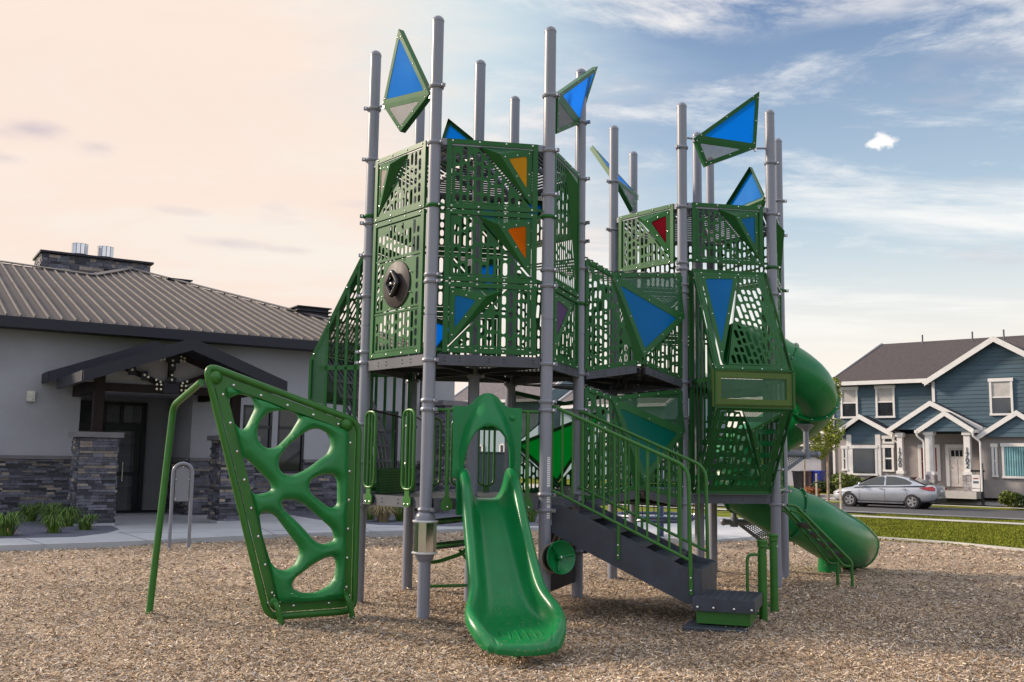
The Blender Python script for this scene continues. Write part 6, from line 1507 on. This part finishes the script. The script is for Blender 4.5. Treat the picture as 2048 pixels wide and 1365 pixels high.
# bins
def bin_(px, py, Y, m, label, h=1.1):
    P = at(px, py, Y); P.z = gz(P.x, P.y); root = thing('wheeled_bin', label, 'bin', 'wheeled bins by the grey house'); q = MB(); ax = (U_, Hn, zv)
    for i in range(1): q.add([P + U_ * (sx * .24) + Hn * (sy * .26) + zv * .05 for sx, sy in ((-1, -1), (1, -1), (1, 1), (-1, 1))] + [P + U_ * (sx * .31) + Hn * (sy * .34) + zv * h * .93 for sx, sy in ((-1, -1), (1, -1), (1, 1), (-1, 1))], [(3, 2, 1, 0), (4, 5, 6, 7), (0, 1, 5, 4), (1, 2, 6, 5), (2, 3, 7, 6), (3, 0, 4, 7)], m)
    q.build('body', root, bev=.02); q = MB(); q.box(P + zv * h * .97, .68, .74, .08, m, ax); q.build('lid', root, bev=.02)
    for s in (-1, 1): q = MB(); q.lathe(P + U_ * (s * .26) - Hn * .28 + zv * .1, U_, [(-.03, .1), (.03, .1)], 14, blackm); q.build('wheel', root)
brownb = mat('brown_bin_plastic', (.04, .018, .018), .5); blueb = mat('blue_bin_plastic', (.01, .03, .28), .45)
bin_(1601, 985, 53.6, blackm, 'black wheeled bin, leftmost of the three beside the grey house'); bin_(1618, 985, 53.4, brownb, 'dark brown wheeled bin between a black and a blue bin'); bin_(1635, 984, 53.2, blueb, 'blue wheeled recycling bin beside the brown bin')
# utility enclosure behind the left tower
def utility():
    root = thing('utility_cabinet', 'dark green metal utility cabinet standing beside the stone pier', 'utility cabinet'); P = at(962, 1003, 33); P.z = 0; m_ = mat('cabinet_green', (.035, .06, .06), .5); ax = (Bu, Bv, zv)
    q = MB(); q.box(P + zv * .9, 1.9, .9, 1.75, m_, ax); q.box(P + zv * 1.80, 1.96, .96, .06, m_, ax); q.build('cabinet', root, bev=.02)
    for s in (-.5, .42): q = MB(); q.box(P + Bu * s + Bv * .46 + zv * .85, .86, .02, 1.5, m_, ax); q.box(P + Bu * (s + .3) + Bv * .48 + zv * .9, .04, .03, .2, steel, ax); q.build('cabinet_door', root, bev=.005)
    q = MB(); q.box(P + zv * .05, 2.2, 1.2, .12, concm, ax); q.build('cabinet_plinth', root)
utility()
# navy rope carousel behind the towers
def carousel():
    P = atz(1322, 1082); P.z = 0; root = thing('rope_carousel', 'navy blue rope carousel with two rings behind the bridge', 'carousel'); navy = mat('navy_paint', (.012, .03, .09), .35, coat=.3)
    q = MB(); q.lathe(P, zv, [(0, .09), (.05, .06), (1.9, .05), (1.95, .02)], 16, navy); q.build('mast', root)
    for z, r in ((1.02, 1.05), (.42, .62), (.50, .95)):
        q = MB(); q.tube([P + V((r * math.cos(a), r * math.sin(a), z)) for a in [2 * math.pi * i / 40 for i in range(40)]], .035, 8, navy, closed=True); q.build('ring', root)
    q = MB()
    for k in range(12):
        a = 2 * math.pi * k / 12; d = V((math.cos(a), math.sin(a), 0)); q.tube([P + zv * 1.85, P + d * 1.05 + zv * 1.02, P + d * .95 + zv * .5, P + d * .1 + zv * .35], .011, 6, blackm, caps=False)
    q.build('rope', root)
carousel()
# ================================================================ vegetation
leafm = mat('tree_leaf', (.21, .25, .022), .55, var=.2, vscale=3, island=.5, glossmap=False); leafs = mat('shrub_leaf', (.045, .075, .015), .6, var=.2, vscale=2, island=.5, glossmap=False)
barkm = mat('pale_bark', (.28, .21, .15), .85, var=.2, vscale=8, bump=.5); lily = mat('daylily_leaf', (.085, .16, .018), .5, var=.2, island=.45, glossmap=False); drym = mat('dry_leaf', (.42, .30, .12), .7, island=.3)
stakem = mat('weathered_stake', (.42, .36, .29), .8, var=.15, vscale=6); orangel = mat('rust_leaf', (.30, .10, .03), .6, island=.4, glossmap=False); stem_ = mat('beige_grass', (.30, .24, .12), .7, island=.35, glossmap=False)
def leaves(q, C_, rad, n, size, m, rs, flat=1.0, clump=None):
    cl = clump or [(C_, rad)]
    for i in range(n):
        c, r = rs.choice(cl); 
        while True:
            v = V((rs.uniform(-1, 1), rs.uniform(-1, 1), rs.uniform(-1, 1)))
            if .15 < v.length < 1: break
        v = v * (v.length ** -.35); p = c + V((v.x * r.x, v.y * r.y, v.z * r.z)); a, b = V((rs.gauss(0, 1), rs.gauss(0, 1), rs.gauss(0, .6))).normalized(), V((rs.gauss(0, 1), rs.gauss(0, 1), rs.gauss(0, 1)))
        b = (b - a * b.dot(a)).normalized(); s = size * rs.uniform(.6, 1.4); q.add([p - a * s, p - b * s * .5, p + a * s, p + b * s * .5], [(0, 1, 2, 3)], m)
def sapling(P, H, cr, cz, label, m, dense, seed, group=None, tr=.045):
    rs = random.Random(seed); root = thing('young_tree', label, 'tree', group); q = MB(); tp = P + V((rs.uniform(-.1, .1), 0, H * .8))
    mid = P + (tp - P) * .5 + V((.04, 0, 0)); q.tube([P - zv * .1, mid, tp, P + zv * H * .95], [tr, tr * .75, tr * .4, .008], 8, barkm); br = []
    for k in range(11):
        t = .38 + .55 * k / 11; a = rs.uniform(0, 6.28); b = P + zv * H * t; L = cr * rs.uniform(.5, .95) * (1.15 - t * .7); e_ = b + V((math.cos(a) * L, math.sin(a) * L, L * 1.1)); q.tube([b, (b + e_) / 2 + zv * .06, e_], [.016, .011, .004], 6, barkm); br.append(e_); br.append((b + e_) / 2)
    q.build('trunk', root); q = MB(); cl = [(b, V((cr * .30, cr * .30, cr * .34)) * rs.uniform(.6, 1.25)) for b in br] + [(P + zv * H * rs.uniform(.5, .98) , V((cr * .3, cr * .3, cr * .4))) for _ in range(6)]
    leaves(q, None, None, dense, .055, m, rs, clump=cl); q.build('crown', root); return root
P = at(1657, 1025, 38.7); sapling(P, 5.1, 1.0, 3.2, 'young yellow-green tree held between two wooden stakes beside the spiral slide', leafm, 7000, 3, tr=.06)
for px, py, lab in ((1634, 1024, 'weathered wooden stake to the left of the young tree trunk'), (1682, 1028, 'weathered wooden stake to the right of the young tree trunk, in front of the car')):
    Q = gpt(px, py); q = MB(); q.box(Q + zv * .70, .06, .06, 1.6, stakem, (U_, Hn, zv)); q.box(Q + zv * 1.15, .07, .07, .04, blackm, (U_, Hn, zv)); o = q.build('tree_stake'); tag(o, lab, 'stake', 'stakes beside the young tree')
P = at(1610, 990, 52.3); P.z = gz(P.x, P.y); sapling(P, 5.2, 1.3, 3, 'thin sparse young tree in front of the wheeled bins', mat('sparse_leaf', (.20, .17, .03), .6, island=.4, glossmap=False), 420, 8, tr=.05)
def shrub(px, py, rx, rz, m, label, Y=None, n=1500, seed=1, group='rounded shrubs by the duplex', size=.05):
    P = at(px, py, Y) if Y else gpt(px, py); P.z = gz(P.x, P.y) if Y is None or P.y > 40 else P.z
    rs = random.Random(seed); root = thing('shrub', label, 'shrub', group); q = MB(); q.tube([P - zv * .05, P + zv * rz], [.05, .02], 6, barkm); q.build('stem', root); q = MB()
    cl = [(P + V((rs.uniform(-.55, .55) * rx, rs.uniform(-.4, .4) * rx, rz * rs.uniform(.55, 1.15))), V((rx * .5, rx * .5, rz * .5)) * rs.uniform(.7, 1.1)) for _ in range(9)]
    leaves(q, None, None, n, size, m, rs, clump=cl); q.build('foliage', root); return root
shr = mat('bright_shrub_leaf', (.10, .13, .014), .6, var=.2, island=.5, glossmap=False)
shrub(1703, 990, 1.05, .85, shr, 'broad rounded yellow-green shrub behind the bonnet of the silver car', 50.6, 5200, 1, size=.07); shrub(1770, 985, .8, .72, shr, 'low green shrub behind the cabin of the silver car', 49.6, 2200, 2, size=.06); shrub(2018, 993, .62, .48, shr, 'rounded green shrub right of the black sign post', 45.3, 2600, 3, size=.06); shrub(2046, 993, .5, .4, leafs, 'small dark shrub at the right edge of the lawn', 45.0, 1500, 4, size=.06)
shrub(1624, 1000, .55, .35, orangel, 'low rust-orange shrub near the wheeled bins', 52.0, 900, 5, None, .05); shrub(1655, 985, .8, .45, leafs, 'dark green shrub behind the young tree', 52.6, 1300, 6, None, .07)
def clump(px, py, z, h, n, label, m=lily, name='daylily_clump', cat='plant', group='daylily clumps in the gravel beds', w=.008, seed=0, dry=.06):
    P = atz(px, py, z); rs = random.Random(seed + int(px)); q = MB()
    for i in range(n):
        a = rs.uniform(0, 6.283); L = h * rs.uniform(.6, 1.15); out = h * rs.uniform(.25, 1.1); d = V((math.cos(a), math.sin(a), 0)); s_ = V((-d.y, d.x, 0)); b = P + d * rs.uniform(0, .12); pts = [b, b + d * out * .25 + zv * L * .55, b + d * out * .6 + zv * L * .85, b + d * out + zv * L * (.75 - .35 * rs.random())]; ws = [w, w * 1.1, w * .8, w * .1]; mm = drym if rs.random() < dry else m
        if mm is drym: pts = [p - zv * (p.z - z) * .6 for p in pts]
        vs = [v for p, ww in zip(pts, ws) for v in (p - s_ * ww, p + s_ * ww)]; q.add(vs, [(0, 1, 3, 2), (2, 3, 5, 4), (4, 5, 7, 6)], mm)
    o = q.build(name); tag(o, label, cat, group); return o
for px, py, h, n, lab in ((12, 1072, .62, 150, 'daylily clump at the left edge of the photo'), (60, 1043, .55, 110, 'upright daylily clump against the stone wall'), (100, 1048, .65, 150, 'tall daylily clump, second from the stone wall corner'), (135, 1053, .60, 150, 'dense daylily clump just left of the stone pier'), (108, 1066, .48, 110, 'low daylily clump at the front of the gravel bed'), (170, 1060, .45, 100, 'daylily clump at the foot of the stone pier')): clump(px, py, .09, h * .72, int(n * 1.2), lab)
for px, py, h, n, lab in ((565, 1022, .5, 90, 'daylily clump seen through the middle hole of the climber'), (590, 1026, .45, 80, 'daylily clump to the right of the pier seen through the climber'), (800, 1042, .5, 110, 'daylily clump right of the beige grass mound'), (740, 1040, .35, 60, 'small daylily clump left of the beige grass mound'), (1062, 1044, .5, 90, 'daylily clump between the slide and the stairs'), (1100, 1040, .45, 80, 'daylily clump under the stairs')): clump(px, py, .09, h, n, lab)
for px, py, lab in ((765, 1044, 'beige ornamental grass mound left of the front post'), (622, 1018, 'beige grass mound behind the climber')): clump(px, py, .09, .42, 500, lab, stem_, 'grass_mound', 'plant', 'beige grass mounds', .006, dry=.0)
# ================================================================ the car
def car():
    root = thing('parked_car', 'silver four-door saloon parked facing left at the far kerb', 'car'); silver = mat('silver_car_paint', (.42, .435, .47), .26, metal=.55, var=.02, coat=.8, glossmap=False); tyre = mat('tyre_rubber', (.018, .018, .02), .8); glc = mat('car_glass', (.02, .025, .028), .05, spec=1, var=.05, glossmap=False); redl = mat('tail_lamp_red', (.30, .008, .012), .15, coat=.6); rim_ = mat('wheel_silver', (.45, .45, .47), .3, metal=.6)
    pa = at(1668, 1000, 44.0); Pc = at(1776, 1005, 45.6); s = Pc.dot(B_); u0 = Pc.dot(U_); O = B_ * s + U_ * u0; O.z = gs(s); X = lambda x, y, z: O + U_ * x * 1.04 + Hn * y + zv * z * 1.03     # x: + towards tail
    L2 = 2.27
    # lower body: sections along x (half width, z low, z belt)
    st = [(-2.27, .50, .42, .58), (-2.20, .66, .30, .66), (-2.0, .80, .22, .74), (-1.6, .87, .20, .84), (-1.1, .89, .20, .90), (-.6, .895, .20, .93), (0, .90, .20, .955), (.6, .90, .20, .975), (1.2, .895, .21, .99), (1.7, .87, .24, 1.01), (2.05, .82, .30, 1.02), (2.22, .74, .36, 1.00), (2.28, .62, .48, .92)]
    q = MB(); rows = []
    for x, w, a, b in st: rows.append([X(x, y * w, a + (b - a) * t) for y, t in ((-.80, 0), (-.97, .12), (-1, .45), (-.985, .62), (-.95, .86), (-.86, 1), (-.4, 1.025), (0, 1.03), (.4, 1.025), (.86, 1), (.95, .86), (.985, .62), (1, .45), (.97, .12), (.80, 0))])
    k = len(rows[0]); q.add([p for r in rows for p in r], [(i * k + j, (i + 1) * k + j, (i + 1) * k + (j + 1) % k, i * k + (j + 1) % k) for i in range(len(rows) - 1) for j in range(k)] + [tuple(range(k)), tuple((len(rows) - 1) * k + j for j in range(k))[::-1]], silver, True)
    q.build('body', root, sub=2)
    # cabin shell: glasshouse in glass, roof in paint
    cs = [(-1.25, .80, .90, .02), (-.35, .70, 1.36, .5), (.1, .665, 1.43, 0), (.6, .66, 1.42, 0), (1.1, .68, 1.33, 0), (1.85, .74, 1.02, 0)]
    q = MB(); rows = [[X(-1.28, -.78, .88), X(-1.28, -.4, .90), X(-1.28, .4, .90), X(-1.28, .78, .88)]]
    def sec(x, wt, zt, zb=.93): return [X(x, -.845, zb), X(x, -wt, zt - .06), X(x, -wt * .7, zt), X(x, wt * .7, zt), X(x, wt, zt - .06), X(x, .845, zb)]
    rows = [sec(-1.25, .80, .95, .86), sec(-.80, .74, 1.16, .9), sec(-.38, .69, 1.35, .92), sec(.1, .665, 1.435), sec(.55, .66, 1.435), sec(1.0, .68, 1.36, .96), sec(1.4, .70, 1.22, .98), sec(1.85, .74, 1.03, 1.0)]
    k = 6; q.add([p for r in rows for p in r], [(i * k + j, (i + 1) * k + j, (i + 1) * k + j + 1, i * k + j + 1) for i in range(7) for j in range(5)], silver, True); q.build('cabin', root, sub=1)
    def win(pts, nm='side_window', d=.01):
        for sg in (1, -1):
            q = MB(); q.plate([X(x, sg * (.845 - (z - .93) / (1.375 - .93) * .17 + d), z) for x, z in pts], .006, glc, nrm=Hn * sg); q.build(nm, root)
    win([(-.98, .965), (-.60, 1.16), (-.28, 1.31), (.10, 1.365), (.12, .985)]); win([(.20, .985), (.20, 1.365), (.55, 1.36), (.98, 1.27), (1.28, 1.12), (1.22, 1.03)])
    q = MB(); q.plate([X(-1.20, -.70, .965), X(-1.20, .70, .965), X(-.42, .60, 1.365), X(-.42, -.60, 1.365)], .006, glc, nrm=V((0, 0, 1)) - U_); q.build('windscreen', root)
    q = MB(); q.plate([X(1.12, -.58, 1.345), X(1.12, .58, 1.345), X(1.84, .66, 1.045), X(1.84, -.66, 1.045)], .006, glc, nrm=zv); q.build('rear_window', root)
    for x in (-1.38, 1.30):
        for y in (-1, 1):
            q = MB(); q.lathe(X(x, y * .72, .315), Hn * y, [(0, .315), (.17, .32), (.195, .30), (.20, .215), (.19, .21)], 32, tyre); w_ = q.build('wheel', root); q = MB(); q.lathe(X(x, y * .908, .315), Hn * y, [(-.03, .215), (.005, .212), (.0, .17), (-.03, .16)], 28, rim_)
            for j in range(5):
                a = 2 * math.pi * j / 5; d = U_ * math.cos(a) + zv * math.sin(a); q.bar(X(x, y * .908, .315) + d * .02, X(x, y * .908, .315) + d * .19, .075, .025, rim_, up=Hn)
            q.lathe(X(x, y * .88, .315), Hn * y, [(0, .05), (.02, .045)], 14, rim_); q.build('rim', w_); q = MB(); q.lathe(X(x, y * .60, .33), Hn * y, [(.0, .36), (.262, .362)], 28, blackm, caps=True); q.build('wheel_arch', root)
    for y in (-1, 1):
        q = MB(); q.add([X(1.62, y * .885, .90), X(2.12, y * .79, .98), X(2.26, y * .60, .86), X(2.20, y * .74, .78), X(1.95, y * .86, .80)], [(0, 1, 2, 3, 4)], redl); q.plate([X(1.60, y * .895, .905), X(2.02, y * .835, .955), X(2.24, y * .70, .90), X(2.22, y * .745, .79), X(1.95, y * .865, .80)], .03, redl, nrm=Hn * y); q.build('tail_light', root)
        q = MB(); q.plate([X(-2.22, y * .66, .60), X(-1.88, y * .84, .70), X(-1.70, y * .875, .72), X(-1.95, y * .84, .60)], .02, mat('headlamp_glass', (.45, .46, .48), .1, coat=.5), nrm=Hn * y); q.build('headlight', root)
        q = MB(); q.ball(X(-.88, y * .98, 1.0), .10, silver, 10, .7, U_); q.build('mirror', root)
        for x in (.02, 1.0): q = MB(); q.bar(X(x - .09, y * .915, .83), X(x + .09, y * .915, .83), .02, .03, silver); q.build('handle', root)
        q = MB()
        for xa, xb, za, zb in ((.15, .16, .25, .96), (-.92, -.96, .28, .93), (1.16, 1.0, .40, .97)): q.bar(X(xa, y * .902, za), X(xb, y * .887, zb), .008, .004, blackm, up=Hn)
        q.bar(X(-1.0, y * .905, .235), X(.95, y * .905, .235), .05, .06, mat('sill_grey', (.12, .12, .13), .4)); q.build('door_seam', root)
    q = MB(); q.plate([X(2.285, -.22, .74), X(2.285, .22, .74), X(2.27, .22, .86), X(2.27, -.22, .86)], .01, paper, nrm=U_); q.build('number_plate', root); q = MB(); q.box(X(2.22, 0, .40), .12, 1.3, .18, blackm, (U_, Hn, zv)); q.build('rear_bumper', root, bev=.03)
    q = MB(); q.tube([X(-.9, 0, .15), X(1.0, 0, .15)], .06, 8, blackm); q.box(X(0, 0, .24), 3.0, 1.4, .08, blackm, (U_, Hn, zv)); q.build('underbody', root)
car()
# for-sale style hanging post on the duplex lawn
def signpost():
    P = at(1966, 1004, 46.2); P.z = gz(P.x, P.y); root = thing('sign_post', 'black wooden post with a small white sign hanging from its arm', 'sign post'); q = MB(); q.box(P + zv * .95, .12, .12, 2.0, blackm, (U_, Hn, zv)); q.box(P + zv * 1.6 - U_ * .18, .6, .08, .09, blackm, (U_, Hn, zv)); q.build('post', root)
    q = MB(); q.box(P + zv * 1.12 - U_ * .27, .36, .03, .62, whitet, (U_, Hn, zv)); q.box(P + zv * 1.25 - U_ * .27 + Hn * .018, .22, .004, .05, reddoor, (U_, Hn, zv)); q.box(P + zv * 1.08 - U_ * .27 + Hn * .018, .24, .004, .10, siding, (U_, Hn, zv)); q.box(P + zv * .72 - U_ * .27, .34, .03, .12, whitet, (U_, Hn, zv)); q.tube([P + zv * 1.56 - U_ * .27, P + zv * .7 - U_ * .27], .01, 6, blackm); q.build('sign_board', root)
signpost()
# ---------------- put each thing's origin at its base
bpy.context.view_layer.update()
for o in list(scene.objects):
    if o.parent is None and o.type == 'EMPTY' and o.children:
        lo = V((1e9, 1e9, 1e9)); hi = -lo
        for c in o.children_recursive:
            if c.type == 'MESH':
                for p in c.bound_box: w = c.matrix_world @ V(p); lo = V(map(min, lo, w)); hi = V(map(max, hi, w))
        b = V(((lo.x + hi.x) / 2, (lo.y + hi.y) / 2, lo.z)); o.location = b
        for c in o.children: c.location = c.location - b
